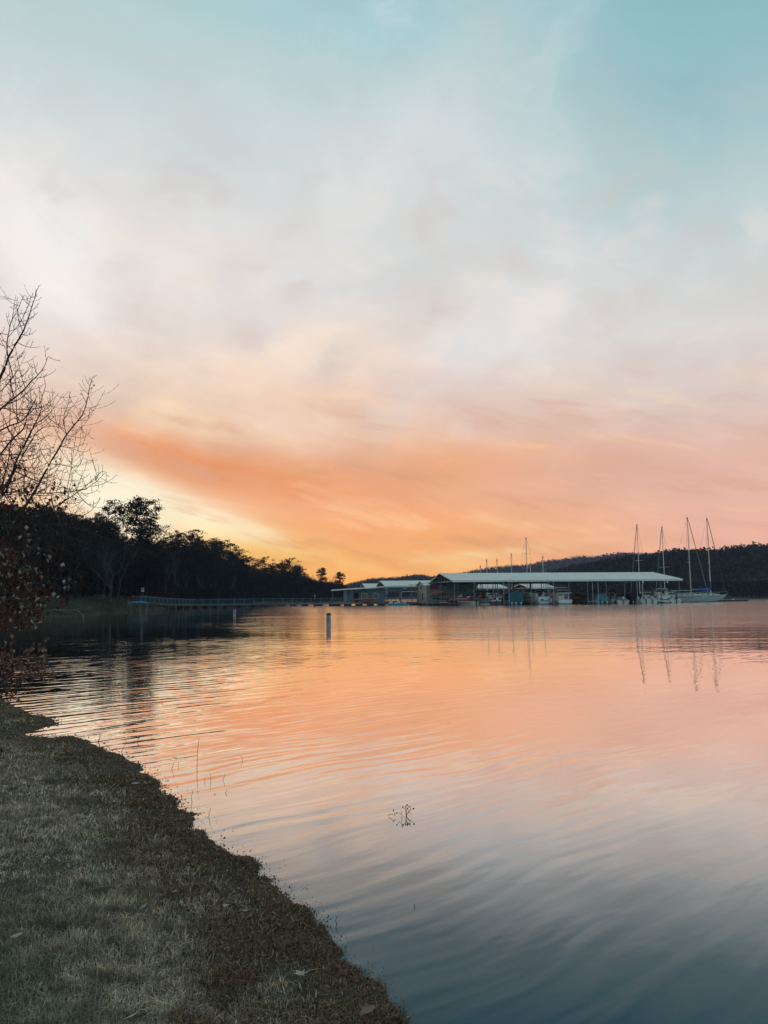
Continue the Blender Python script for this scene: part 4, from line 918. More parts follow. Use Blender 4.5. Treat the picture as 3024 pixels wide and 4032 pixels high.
# ------------------------------------------------------------------ gangway with railings, on floats, from the left shore to the store
path = [P(536,2380,121), P(641,2380,133), P(759,2385,148), P(877,2384,154), P(997,2384,157), P(1225,2384,159.5), P(1345,2384,159)]
zs = [1.15,.75,.5,.5,.5,.5,.5]
pp = [Vector((p.x,p.y,z)) for p,z in zip(path,zs)]
gw = thing('footbridge', 'long teal-railed footbridge on floats crossing to the marina', 'footbridge', pp[0])
def seg_box(b, p, q_, side0, side1, z0, z1, e0=0, e1=0):
    d = (q_-p); d.z = 0; d.normalize(); s = Vector((d.y,-d.x,0)); o0 = pp[0]
    p = p+d*e0; q_ = q_-d*e1
    vs = []
    for dz in (z0,z1):
        for a_, sd_ in ((p,side0),(q_,side0),(q_,side1),(p,side1)): w = a_+s*sd_-o0; vs.append((w.x,w.y,w.z+dz))
    b.add(vs, [(0,3,2,1),(4,5,6,7),(0,1,5,4),(1,2,6,5),(2,3,7,6),(3,0,4,7)])
b = MB()
for p, q_ in zip(pp, pp[1:]): seg_box(b, p, q_, -.75, .75, -.14, 0, .02, .02)
b.build('deck', M['deck'], gw)
for p, q_ in zip(pp, pp[1:]):
    Ls = (q_-p).length; nn = max(1, round(Ls/2.0))
    for side in (.72,-.72):
        b = MB()
        for z in (.08,1.02): seg_box(b, p, q_, side-.03, side+.03, z, z+.07, .03,.03)
        ra = b.build('rail', M['teal_rail'], gw)
        b = MB(); seg_box(b, p, q_, side-.012, side+.012, .17, 1.0, .04,.04)
        if side > 0 and p.x < pp[4].x-.1: b.build('infill_panel', M['mesh_panel'], ra)
        else:
            b = MB()
            for z in (.32,.55,.78): seg_box(b, p, q_, side-.012, side+.012, z, z+.03, .04,.04)
            b.build('cable', M['teal_rail'], ra)
        for k in range(nn):
            c_ = p.lerp(q_, (k+.02)/nn); w = c_-pp[0]; d = (q_-p); d.z = 0; d.normalize(); s = Vector((d.y,-d.x,0)); w = w+s*side
            if side > 0: MB().box(w.x-.05,w.x+.05,w.y-.05,w.y+.05,w.z,w.z+1.14).build('post', M['teal_rail'], gw, fix=False)
for i, (p, q_) in enumerate(zip(pp, pp[1:])):
    Ls = (q_-p).length; nn = max(2, round(Ls/(3.4 if i < 2 else 2.6)))
    for k in range(nn):
        t0 = (k+.2)/nn; t1 = (k+.72)/nn; a_ = p.lerp(q_,t0); c_ = p.lerp(q_,t1)
        if i == 0 and k < 2: continue
        a_ = a_.copy(); c_ = c_.copy(); z = a_.z; a_.z = c_.z = 0
        b = MB()
        if i < 2: seg_box(b, p.lerp(q_,t0)*1, p.lerp(q_,t0)+(q_-p).normalized()*.35, -.6,.6,-1.2,-.15)
        else: seg_box(b, a_, c_, -.7,.7,-.3,.34)
        b.build('float', M['float'] if i > 1 else M['wood'], gw)
# the person on the footbridge
pc = pp[5].lerp(pp[6], .12)
pr = thing('person', 'person in dark clothes and pale cap standing on the footbridge', 'person', (pc.x, pc.y, .5), R(20))
def skin(name, verts, edges, radii, m_, par, root=0):
    me = bpy.data.meshes.new(name); me.from_pydata(verts, edges, []); o = bpy.data.objects.new(name, me); C.objects.link(o); o.parent = par
    md = o.modifiers.new('skin', 'SKIN'); 
    for i, s in enumerate(me.skin_vertices[0].data): s.radius = radii[i] if isinstance(radii[i], tuple) else (radii[i],)*2; s.use_root = (i == root)
    sb = o.modifiers.new('sub', 'SUBSURF'); sb.levels = 1; sb.render_levels = 1; me.materials.append(m_); return o
bv = [(0,0,.92),(0,0,1.15),(0,0,1.38),(0,0,1.50),(0,-.02,1.60),(0,-.02,1.70),(-.10,0,.88),(-.11,-.02,.48),(-.11,.03,.08),(-.11,-.12,.04),(.10,0,.88),(.12,.02,.48),(.12,.05,.08),(.12,-.10,.04),(-.19,0,1.40),(-.25,.02,1.13),(-.23,-.10,.90),(-.23,-.14,.80),(.19,0,1.40),(.25,.02,1.13),(.24,-.08,.89),(.24,-.12,.79)]
be = [(0,1),(1,2),(2,3),(3,4),(4,5),(0,6),(6,7),(7,8),(8,9),(0,10),(10,11),(11,12),(12,13),(2,14),(14,15),(15,16),(16,17),(2,18),(18,19),(19,20),(20,21)]
br = [(.15,.11),(.14,.10),(.16,.10),.05,.085,.08,.085,.06,.04,.03,.085,.06,.04,.03,.05,.04,.032,.03,.05,.04,.032,.03]
skin('body', bv, be, br, M['skin'], pr)
jv = [bv[i] for i in (0,1,2,14,15,16,18,19,20)]
skin('jacket', jv, [(0,1),(1,2),(2,3),(3,4),(4,5),(2,6),(6,7),(7,8)], [(.175,.135),(.165,.125),(.18,.12),.07,.06,.05,.07,.06,.05], M['jacket'], pr)
tv = [bv[i] for i in (0,6,7,8,10,11,12)]
skin('trousers', tv, [(0,1),(1,2),(2,3),(0,4),(4,5),(5,6)], [(.165,.13),.105,.078,.06,.105,.078,.06], M['trousers'], pr)
MB().lathe([(.10,0),(.105,.05),(.07,.12),(.02,.14)], 10, (0,-.02,1.64)).build('cap', M['trim'], pr, smooth=True)
# ------------------------------------------------------------------ left shore things
r = thing('kayak', 'bright blue kayak lying on the wooden rack at the left shore', 'kayak', (XD(545,109), 109, 1.05), R(3)); kayak(r, 3.0, 'kayak_blue')
r = thing('kayak_rack', 'weathered wooden rack at the water edge under the blue kayak', 'rack', (XD(545,109), 109, 0), R(3))
for x in (-1.3,-.9,.3,1.2):
    for y in (-.35,.35): MB().box(x-.05,x+.05,y-.05,y+.05,-.5,1.0 if x != -1.3 else 1.6).build('post', M['pale_bark'], r)
b = MB(); b.box(-1.45,1.35,-.40,-.30,1.002,1.05); b.box(-1.45,1.35,.30,.40,1.002,1.05); b.build('beam', M['pale_bark'], r)
X, D, z = onshore(487, 8); r = thing('bench', 'pale plank bench on the open left shore', 'bench', (X, D-1.5, z-.1), R(5))
MB().box(-.8,.8,-.2,.2,.42,.48).build('seat', M['wood'], r)
for x in (-.6,.6): MB().box(x-.05,x+.05,-.18,.18,0,.418).build('leg', M['wood'], r)
X, D, z = onshore(388, 22); r = thing('picnic_table', 'pale picnic table under the trees of the left shore', 'picnic table', (X, D, z), R(8))
MB().box(-.9,.9,-.38,.38,.70,.76).build('table_top', M['steel'], r)
for y in (-.75,.75): MB().box(-.9,.9,y-.13,y+.13,.42,.46).build('seat', M['steel'], r)
for x in (-.6,.6): MB().box(x-.04,x+.04,-.7,.7,.36,.415).build('cross_bar', M['wood'], r); MB().box(x-.05,x+.05,-.06,.06,.0,.355).build('leg', M['wood'], r)
X, D, z = onshore(562, 12); r = thing('sign_post', 'small orange and white sign on a post beside the footbridge end', 'sign', (X, D, z), 0)
MB().tube([(0,0,-.1),(0,0,2.6)], .04).build('post', M['wood'], r); sb_ = MB().box(-.22,.22,-.07,-.045,1.95,2.6).build('board', M['trim'], r); MB().box(-.17,.17,-.077,-.072,2.2,2.5).build('panel', M['orange'], sb_)
r = thing('fallen_branch', 'bleached fallen limb with a crooked end reaching into the water', 'branch', P(200,2405,77)); o0 = Vector(r.location)
def rel(pts): return [Vector(p)-o0 for p in pts]
b = MB(); b.tube(rel([P(190,2404,77),P(230,2399,77),P(265,2403,76),P(300,2402,75),P(318,2412,74.5),P(330,2425,74),P(326,2436,73),P(306,2448,71)]), .06, .02, 6)
b.tube(rel([P(215,2400,77),P(255,2408,76),P(290,2413,75)]), .05, .02, 6)
for k in range(9):
    a_ = P(250+k*12,2402,76); b.tube(rel([a_, a_+Vector((random.uniform(.2,1.2),random.uniform(-.3,.3),random.uniform(.2,.8))), a_+Vector((random.uniform(.6,1.6),0,random.uniform(.05,.5)))]), .015, .008, 4)
b.build('limb', M['bleached'], r)
# ------------------------------------------------------------------ buoys
def buoy(label, loc, rz, hgt):
    r = thing('marker_buoy', label, 'buoy', loc, rz); rad = .135
    MB().lathe([(rad*.9,-.5),(rad,-.45),(rad,hgt-.16)], 28).build('body', M['buoy'], r, smooth=False)
    MB().lathe([(rad+.004,hgt-.158),(rad+.004,hgt-.03),(rad*.92,hgt),(rad*.4,hgt+.006)], 28).build('band', M['buoy_band'], r)
    def wrap(mb, off=.004): mb.v = [((rad+off+w)*math.sin(u/rad), -(rad+off+w)*math.cos(u/rad), z) for u,w,z in mb.v]; return mb
    def stroke(pts, w, closed=False):
        mb = MB(); P_ = [Vector((u,0,z)) for u,z in pts]; fine = []
        n_ = len(P_)
        for i in range(n_ if closed else n_-1):
            a_, c_ = P_[i], P_[(i+1)%n_]; d = (c_-a_).normalized(); s = Vector((d.z,0,-d.x))*w/2
            K = max(1, int((c_-a_).length/.02))
            for k in range(K):
                p, q_ = a_.lerp(c_,k/K)-d*w*.3*(k==0), a_.lerp(c_,(k+1)/K)+d*w*.3*(k==K-1)
                qd = [p-s,q_-s,q_+s,p+s]; mb.add([(x.x,0,x.z) for x in qd]+[(x.x,.003,x.z) for x in qd], [(0,1,2,3),(4,7,6,5),(0,4,5,1),(1,5,6,2),(2,6,7,3),(3,7,4,0)])
        return mb
    zc = hgt-.27
    wrap(stroke([(-.035+.034*math.cos(t_),zc+.055*math.sin(t_)) for t_ in np.linspace(0,2*math.pi,17)[:-1]], .02, True)).build('letter', M['mark_black'], r)
    dz_ = hgt-.46
    wrap(stroke([(-.075,dz_+.12),(.02,dz_),(-.075,dz_-.12),(-.17,dz_)], .022, True)).build('diamond', M['mark_black'], r)
    wrap(stroke([(-.075,dz_+.07),(-.03,dz_),(-.075,dz_-.07),(-.12,dz_)], .03, True)).build('diamond_fill', M['orange'], r)
    b_ = stroke([(.05,dz_+.06),(.12,dz_-.06)], .018); b2 = stroke([(.05,dz_-.06),(.085,dz_-.002)], .018); b3 = stroke([(.087,dz_+.004),(.12,dz_+.06)], .018)
    b_.add(b2.v,b2.f); b_.add(b3.v,b3.f); wrap(b_).build('cross', M['mark_green'], r)
    wrap(stroke([(-.02,dz_-.16),(.12,dz_-.16)], .014)).build('line', M['mark_black'], r)
    wrap(stroke([(-.10,dz_-.2),(-.10,.04)], .05)).build('stain', M['buoy_band'], r)
g_ = G(1294,2473); buoy('nearer white cylinder buoy with dark band, diamond and letter marks', (g_.x,g_.y,0), R(4), .88)
g_ = G(924,2421); buoy('farther small white cylinder buoy left of the marked one', (g_.x,g_.y,0), R(40), .70)
g_ = G(2886,2353); r = thing('mooring_buoy', 'tiny white ball buoy right of the outermost sailing boat', 'buoy', (g_.x*.9, g_.y*.9, 0)); r.location = (XD(2886,205),205,0)
MB().lathe([(.05,-.2),(.25,-.1),(.33,.12),(.25,.34),(.06,.42)], 14).build('float', M['white'], r, smooth=True); MB().lathe([(.05,.42),(.05,.52)], 8).build('ring', M['steel'], r)
r = thing('floating_dock', 'low dark floating dock reaching right of the sailing boats', 'dock', P(2800,2350,176), ROT); r.location.z = 0
MB().box(0,9.4,0,2.0,.22,.42).build('deck', M['deck'], r); b = MB()
for x in (0.2,3.2,6.2): b.box(x,x+2.7,.1,1.9,-.2,.216)
b.build('float', M['float'], r)
b = MB(); b.tube([(5.6,-.1,.1),(5.6,-.1,.75),(9.3,-.1,.75),(9.3,-.1,.1)], .04); b.build('bumper_rail', M['steel'], r)
#PART3
# ================================================================== near bank: grass, weeds, leaves
def rand_noise(X, Y, sc, seed=0.0): return np.array([mnoise.noise(Vector((x*sc, y*sc, seed))) for x,y in zip(X,Y)])
def scatter(n_, r0, r1, az0, az1, dmin, dmax, power=1.0):
    r_ = np.exp(rng.uniform(math.log(r0), math.log(r1), n_)); a_ = np.radians(rng.uniform(az0, az1, n_))
    X, Y = r_*np.sin(a_), r_*np.cos(a_); d = sdist(X, Y); k = (d > dmin) & (d < dmax); return X[k], Y[k], d[k], r_[k]
def blades(name, X, Y, d, r_, hgt, wid, tint, lean, label, cat, m_, z0=-.005, curl=.5):
    N = len(X); Z = bank_z(X, Y, d)+.010*rand_noise(X,Y,3)+.006*rand_noise(X,Y,9)+z0
    th = rng.uniform(0, 2*math.pi, N); ln = rng.normal(0, lean, N); ld = rng.uniform(0, 2*math.pi, N)
    sx, sy = np.cos(th)*wid/2, np.sin(th)*wid/2; kx, ky = np.cos(ld)*ln*hgt, np.sin(ld)*ln*hgt
    B = np.stack([X,Y,Z],1); s = np.stack([sx,sy,0*sx],1)
    mid = B+np.stack([kx*.35,ky*.35,hgt*.6],1); tip = B+np.stack([kx,ky,hgt*(1-curl*np.minimum(.8,np.abs(ln)*.5))],1)
    V = np.stack([B-s,B+s,mid+s*.8,mid-s*.8,tip+s*.15,tip-s*.15],1).reshape(-1,3)
    i0 = np.arange(N)[:,None]*6; F = np.concatenate([i0+np.array([0,1,2,3]), i0+np.array([3,2,4,5])])
    o = npmesh(name, V, F, m_, tint=np.repeat(tint,6,0)); struct(o,'stuff'); tag(o,label,cat); return o
GB = 1.5
def pal(N, cols, w):
    c = np.array(cols)[rng.choice(len(cols), N, p=np.array(w)/sum(w))]; return np.minimum(c*rng.uniform(.7,1.4,(N,1))*GB,.85)
X, Y, d, r_ = scatter(1400000, 2.2, 26, -60, 20, .35, 60)
nz = rand_noise(X,Y,1.1)+.6*rand_noise(X,Y,3.5,4.0); keep = rng.random(len(X)) < np.clip(.95+nz*.8,.42,1)*np.clip((d-.35)/.6,.12,1)
X,Y,d,r_,nz = X[keep],Y[keep],d[keep],r_[keep],nz[keep]; N = len(X)
tint = pal(N, [(.44,.345,.265),(.31,.25,.19),(.22,.19,.115),(.09,.125,.06),(.70,.60,.48),(.21,.105,.075)], [30,28,16,10,6,9])
g_ = rand_noise(X,Y,.8,9.0); gm = np.clip(g_*2.2-.05,0,1)[:,None]; tint = tint*(1-gm*.55)+np.array([(.10,.15,.08)])*gm*.55
fine = (1+.55*np.clip(rand_noise(X,Y,9.,31.)*1.6,-1,.8))[:,None]; tint = tint*fine
bm_ = np.clip(rand_noise(X,Y,2.4,20.)*3.2-.55,0,1)[:,None]; tint = tint*(1-bm_*.6)+np.array([(.10,.05,.04)])*bm_*.6
hg = rng.uniform(.012,.044,N)*(1+.5*np.clip(nz,-.5,1))*np.clip(.8+r_*.04,.9,1.6); wd = np.clip(.0009*r_, .0018, .010)*rng.uniform(.6,1.2,N)
blades('short_grass', X,Y,d,r_,hg,wd,tint,.9,'short half-dormant grey-green grass covering the near bank','grass',M['blade'])
# darker ragged weeds along the waterline
X, Y, d, r_ = scatter(1300000, 2.2, 26, -62, 24, -.40, 1.15)
e_ = rand_noise(X,Y,1.6,3.)+.6*rand_noise(X,Y,5.,8.)
lim = .78+.5*e_; pr_ = np.where(d < 0, np.exp(d*7)*.30*(e_>.0), np.clip((lim-d)/.35,0,1)*np.clip(.6+d*4,0,1))
keep = rng.random(len(X)) < pr_; X,Y,d,r_,e_ = X[keep],Y[keep],d[keep],r_[keep],e_[keep]; N = len(X)
tint = pal(N, [(.09,.075,.032),(.15,.078,.045),(.03,.024,.018),(.22,.115,.065),(.28,.21,.14),(.06,.075,.025)], [24,30,24,14,5,6])
hg = rng.uniform(.012,.045,N)*(1+.9*np.clip(e_,-.4,1))*np.clip(1.1-r_*.045,.55,1.)*np.clip((d+.12)/.35,.45,1); wd = np.clip(.0015*r_, .003, .016)*rng.uniform(.6,1.4,N)
blades('shore_weeds', X,Y,d,r_,hg,wd,tint,1.1,'dark ragged weeds and moss edging the near bank along the water','weeds',M['blade'])
# small broad leaflets in the weeds
X, Y, d, r_ = scatter(160000, 2.2, 26, -62, 24, -.22, .95)
e_ = rand_noise(X,Y,2.2,13.); keep = rng.random(len(X)) < np.where(d<0, np.exp(d*16)*.22, .5+.6*e_); X,Y,d,r_ = X[keep],Y[keep],d[keep],r_[keep]; N = len(X)
Z = np.maximum(bank_z(X,Y,d),0)+rng.uniform(.004,.045,N)*np.where(d<0,.4,1.); cen = np.stack([X,Y,Z],1)
sz = np.where(d<0,.6,1.)*np.clip(.0013*r_,.003,.016)
a1 = rng.normal(0,1,(N,3)); a1 /= np.linalg.norm(a1,axis=1)[:,None]; a2 = np.cross(a1, rng.normal(0,1,(N,3))); a2 /= np.linalg.norm(a2,axis=1)[:,None]; s = (sz*rng.uniform(.6,1.4,N))[:,None]
V = np.stack([cen-a1*s,cen-a2*s*.6,cen+a1*s,cen+a2*s*.6],1).reshape(-1,3); tn = pal(N,[(.10,.11,.04),(.12,.07,.04),(.06,.06,.03),(.22,.20,.12)],[4,3,3,1])
o = npmesh('creeping_plants', V, np.arange(4*N).reshape(-1,4), M['blade'], tint=np.repeat(tn,4,0)); struct(o,'stuff'); tag(o,'creeping leafy plants among the waterline weeds','ground cover')
# dead leaves one can point at
def leaf_shape(s, fold=.35, lobes=True, curl=.25):
    pts = [(0,-1),(.28,-.72),(.75,-.6),(.5,-.25),(.95,.12),(.42,.15),(.3,.55),(0,1)] if lobes else [(0,-1),(.25,-.6),(.36,0),(.22,.6),(0,1)]
    vs = []; 
    for sg in (1,-1):
        vs += [(sg*x*s, y*s, abs(x)*s*fold+curl*s*y*y) for x,y in pts]
    mid = [(0,y*s,curl*s*y*y) for y in (-1,-.5,0,.5,1)]
    b = MB(); n_ = len(pts)
    for sg in (0,1):
        k = sg*n_; b.add([vs[k+i] for i in range(n_)], [tuple(range(n_)) if sg == 0 else tuple(range(n_))[::-1]])
    b.add([(-.02*s,-1.0*s,curl*s),(.02*s,-1.0*s,curl*s),(.015*s,-1.6*s,curl*s*1.6),(-.015*s,-1.6*s,curl*s*1.6)],[(0,1,2,3)])
    return b
for sx, sy, s, lb, mm, lobes in (
    (660,3247,.055,'pale curled dead leaf lying in the weeds near the water edge','litter',False),
    (395,3497,.05,'folded cream dead leaf standing in the grass left of centre','litter',False),
    (1445,3990,.085,'largest dead leaf, brown and lobed, at the bottom edge by the weeds','litter_brown',True),
    (535,3087,.06,'pale dead leaf highest among the shore weeds','litter',False),
    (368,3158,.055,'thin pale dead leaf on the upper grass','litter',False),
    (565,3572,.035,'tiny white curled leaf in the middle grass','litter',False),
    (892,3570,.05,'tan pointed leaf at the weed border, middle of the slope','litter',False),
    (965,3590,.035,'small pale leaf in the dark weeds right of the tan one','litter',False),
    (597,3424,.055,'grey flat leaf on the grass above centre','litter_brown',True),
    (850,3475,.055,'long grey leaf near the weed border above the tan leaf','litter_brown',False),
    (690,3512,.03,'small cream leaf in the grass right of the folded one','litter',False),
    (410,3795,.075,'dark red-brown leaf half sunk in the lower grass','litter_brown',True),
    (345,3358,.055,'reddish leaf lying on the left upper grass','litter_brown',True),
    (648,3678,.045,'round brown leaf in the lower middle grass','litter_brown',False),
    (1180,3835,.06,'twisted tan leaf in the weeds low on the slope','litter',True),
    (62,3690,.05,'pale broken leaf at the left of the grass','litter',False),
    (515,4010,.05,'pale stalk-like leaf at the bottom edge of the grass','litter',False),
    (690,2987,.05,'tiny bright leaf on the far weeds','litter',False),
    (320,2945,.05,'small white leaf beside the little inlet','litter',False)):
    g_ = G(sx, sy, .2); zz = float(bank_z(g_.x, g_.y)); g_ = G(sx, sy, zz+.055)
    o = leaf_shape(s*(.55 if lobes else .75), .3+.3*random.random(), lobes, .15+.3*random.random()).build('dead_leaf', M[mm], None, fix=False)
    o.location = g_; o.rotation_euler = (random.uniform(-.5,.5), random.uniform(-.4,.4), random.uniform(0,6.28)); tag(o, lb, 'dead leaf')
# twigs and stems standing in the shallow water
def stem(label, pts, r0=.0028, heads=(), name='water_weed'):
    o0 = pts[0]; r = thing(name, label, 'water plant', o0); b = MB()
    b.tube([p-o0 for p in pts], r0, r0*.5, 5); b.build('stem', M['twig'], r)
    return r
def simple_stem(sx, sy, top, dx_, label, r0=.0028):
    b = G(sx, sy); D = b.y; t_ = P(sx+dx_, top, D); m_ = b.lerp(t_, .5)+Vector((random.uniform(-.01,.01),0,0)); bb = b+Vector((0,0,-.05))
    return stem(label, [bb, b, m_, t_], r0)
simple_stem(776,3018,2906,8,'tallest thin stem standing in the shallows',.0035)
simple_stem(676,3030,3000,10,'short bent stem left of the tallest one')
simple_stem(700,3012,2998,2,'tiny stem just right of the short bent stem')
simple_stem(478,2960,2912,22,'thin slanting stem at the far edge of the weeds')
simple_stem(540,2922,2902,12,'forked stem in the water beyond the weeds',.006)
simple_stem(386,2920,2890,8,'bent dark stem near the little inlet',.007)
simple_stem(954,2996,2976,-6,'leaning stem right of the tallest one')
simple_stem(830,3078,3046,-2,'stem in the middle of the little stand of weeds')
simple_stem(808,3078,3060,2,'left stem of the little stand of weeds')
simple_stem(876,3072,3048,10,'right stem of the little stand of weeds')
simple_stem(888,3122,3106,4,'short stem below the little stand of weeds')
simple_stem(848,3128,3122,0,'stub left of the short stem below the stand')
simple_stem(822,3216,3180,8,'stem rising from the tip of the bank weeds')
simple_stem(756,3158,3120,2,'stem beside the first big corner of the bank')
simple_stem(1326,3640,3606,3,'dark stub standing close to the lower bank')
simple_stem(1630,3573,3560,2,'lone speck-like stub in the open water below the seed heads')
def seedheads(label, base, branches, name='seed_head_plant'):
    r = thing(name, label, 'water plant', base); b = MB(); hd = MB()
    for pts, hr in branches:
        q_ = [Vector(p)-Vector(base) for p in pts]; b.tube(q_, .0022, .0015, 5)
        hr *= .55
        if hr: hd.lathe([(hr*.3,-hr),(hr,-hr*.3),(hr*.9,hr*.5),(hr*.2,hr*1.1)], 7, tuple(q_[-1]))
    b.build('stem', M['twig'], r); hd.build('seed_head', M['twig'], r); return r
b0 = G(1600,3212); D = b0.y
def Q(x, y): return P(x, y, D+random.uniform(-.03,.03))
seedheads('main clump of branching stems with round seed heads in open water', b0, [
 ([b0,Q(1598,3205),Q(1596,3195),Q(1597,3187),Q(1586,3178)],.011), ([Q(1596,3195),Q(1597,3176)],.009), ([b0,Q(1601,3190),Q(1603,3170)],.012), ([b0,Q(1600,3190),Q(1605,3184)],.010),
 ([b0,Q(1608,3196),Q(1614,3188),Q(1617,3178)],.007), ([Q(1604,3203),Q(1615,3192),Q(1622,3185),Q(1629,3184)],.012), ([Q(1600,3190),Q(1611,3176)],.010), ([Q(1606,3198),Q(1616,3202)],.006)])
b1 = G(1583,3222); D = b1.y
seedheads('upright stem with one side seed head left of the main clump', b1, [([b1,Q(1582,3207),Q(1582,3194)],.006),([Q(1581,3206),Q(1572,3201),Q(1562,3201)],.011)])
b2 = G(1530,3216); D = b2.y
seedheads('broken hooked stem lying on the water left of the clump', b2, [([b2+Vector((0,0,.01)),Q(1532,3206),Q(1545,3208),Q(1558,3210)],0),([Q(1556,3209),Q(1551,3199),Q(1549,3190)],.010)])
# ------------------------------------------------------------------ near tree on the left edge
def limb_pts(px, D): return [P(x, y, D+dd) for x, y, dd in px]
tree = thing('sweetgum_tree', 'nearest bare tree with lingering dark red leaves at the left edge', 'tree', Vector((-5.6,7.6,float(bank_z(-5.6,7.6)))))
TO = Vector(tree.location); LM = MB(); TW = MB(); leaves = []
def addlimb(px, D, r0, r1, tw=1.0, k=7, spur=True, lf=0.0):
    pts = [P(x, y, D+dd) for x, y, dd in px]; f = []; r0 = r0*.52 if r0 < .04 else r0*.42
    ex = [pts[0]*2-pts[1]]+pts+[pts[-1]*2-pts[-2]]
    for j in range(1, len(ex)-2):
        p0, p1, p2, p3 = ex[j-1:j+3]; n_ = max(3, int((p2-p1).length/.06))
        for i in range(n_):
            t_ = i/n_; f.append(.5*((2*p1)+(p2-p0)*t_+(2*p0-5*p1+4*p2-p3)*t_*t_+(3*p1-p0-3*p2+p3)*t_**3)+Vector((random.uniform(-1,1),random.uniform(-1,1),random.uniform(-1,1)))*.0015)
    f.append(pts[-1]); N = len(f); LM.tube([p-TO for p in f], r0, r1*.8, k, cap=False)
    tot = sum((b_-a_).length for a_,b_ in zip(f,f[1:])); acc = random.uniform(.02,.08); run = 0; side = random.choice((-1,1))
    for i in range(1, N):
        run += (f[i]-f[i-1]).length
        if run > acc:
            acc += random.uniform(.035,.10)/tw; side = -side; t_ = i/N
            d = (f[min(i+1,N-1)]-f[i-1]).normalized(); perp = Vector((d.z,0,-d.x))*side; perp.y = random.uniform(-.7,.7); perp.normalize()
            L = random.choice((.12,.18,.3,.42,.55,.7))*(1.1-t_*.92)*random.uniform(.7,1.2)
            twig(f[i], (d*.35+perp).normalized(), L, r0+(r1-r0)*t_, lf)
def twig(p, d, L, rp, lf=0.0, lv=0):
    n_ = max(3, int(L/.05)); pts = [p]; r0 = min(rp*.7, .0022+.005*L)
    cz = random.uniform(.5,1.15)/n_
    for i in range(n_):
        d = (d+Vector((random.uniform(-1,1)*.05,random.uniform(-1,1)*.05,cz))).normalized(); pts.append(pts[-1]+d*L/n_)
    TW.tube([q_-TO for q_ in pts], r0, .0015, 4, cap=False)
    for q_ in pts[1:]:
        if random.random() < .75:
            e = Vector((random.uniform(-1,1),random.uniform(-1,1),random.uniform(0,1))).normalized()*random.uniform(.008,.02); TW.tube([q_-TO, q_+e-TO], .0022, .0016, 3, cap=False)
        if lf and random.random() < lf: leaves.append(q_+Vector((0,0,-.03)))
    if lv < (1 if L < .4 else 2):
        for _k in range(int(L/.11)):
            i = random.randint(1, n_-1); dd = (pts[i]-pts[i-1]).normalized()
            e = Vector((dd.z,random.uniform(-.6,.6),-dd.x))*random.choice((-1,1)); twig(pts[i], (dd*.5+e).normalized(), L*random.uniform(.2,.45), r0*.8, lf, lv+1)
D0 = 7.2
def pxl(l, sc=3.16, ox=0, oy=1100): return [(ox+x/sc, oy+y/sc, random.uniform(-.15,.15)) for x, y in l]
addlimb(pxl([(-900,3400),(-420,2350),(-160,1700),(0,1230),(60,1100),(100,980),(180,830),(270,680),(330,540),(380,400),(430,240),(455,140)]), D0, .060, .003, .9)
addlimb(pxl([(100,970),(85,850),(110,650),(150,500),(215,400),(255,290),(305,190)]), D0, .012, .0025, .8)
addlimb(pxl([(280,650),(235,500),(215,400),(210,300),(218,215)]), D0, .007, .002, .3)
addlimb(pxl([(-300,1900),(0,1620),(130,1510),(270,1400),(400,1260),(470,1190),(540,1100),(600,960)]), D0-.3, .022, .0025, .8)
addlimb(pxl([(20,2650),(150,2420),(210,2240),(330,2010),(420,1830),(490,1690),(515,1600),(510,1500),(570,1320)]), D0+.2, .026, .003, .9)
addlimb(pxl([(-300,2500),(0,2180),(150,1990),(290,1860),(340,1690),(380,1600),(440,1495)]), D0+.5, .020, .003, .9)
addlimb(pxl([(-200,1950),(0,1880),(120,1820),(260,1770),(350,1680),(440,1600),(500,1520)]), D0, .018, .003, .9)
addlimb(pxl([(-200,1560),(0,1600),(160,1615),(380,1615),(540,1580),(650,1500),(730,1415)]), D0+.1, .010, .002, .8)
addlimb(pxl([(-150,1500),(0,1400),(90,1300),(160,1220),(225,1110)]), D0-.2, .009, .002, .7)
addlimb(pxl([(300,1810),(440,1790),(540,1740),(650,1640)]), D0+.1, .007, .002, .7)
addlimb(pxl([(0,2020),(200,1990),(380,1960),(500,1870),(600,1800),(680,1695)]), D0-.1, .009, .002, .8)
addlimb([(-260,2620,.0),(-60,2300,0),(20,2140,.1),(62,2052,0),(96,1998,0),(111,1977,.05),(130,1947,0),(148,1917,0),(163,1887,.05),(193,1830,0),(235,1760,.1),(262,1711,0),(304,1660,0),(329,1623,.1),(345,1568,0),(354,1520,0),(364,1487,0)], D0, .052, .003, 1.25, lf=.03)
addlimb(pxl([(830,1930),(803,1830),(798,1690),(850,1550),(872,1420)]), D0, .008, .002, .8)
addlimb(pxl([(830,1930),(750,1850),(620,1820),(565,1730)]), D0, .006, .002, .7)
addlimb(pxl([(985,1760),(930,1680),(870,1620)]), D0, .004, .002, .5)
addlimb(pxl([(840,1940),(950,1965),(1040,1970),(1120,1905)]), D0, .005, .002, .5)
c2 = lambda l: [(x/3.318, 1700+y/3.318, random.uniform(-.15,.15)) for x, y in l]
addlimb(c2([(380,1150),(560,1080),(700,1000),(880,880),(1070,750),(1200,640),(1340,510)]), D0+.1, .016, .0025, 1.2, lf=.05)
addlimb(c2([(430,800),(600,800),(800,795),(1000,770),(1130,740),(1260,650),(1370,540)]), D0-.2, .012, .002, 1.1, lf=.02)
addlimb(c2([(780,690),(900,760),(1070,810),(1200,800),(1290,745)]), D0, .006, .002, .8)
addlimb(c2([(650,420),(780,430),(900,450),(1010,455),(1090,340)]), D0, .008, .002, .9)
addlimb(c2([(770,180),(880,205),(1000,200),(1080,145)]), D0, .005, .002, .7)
addlimb(c2([(800,190),(940,220),(1100,265),(1195,205)]), D0, .005, .002, .6)
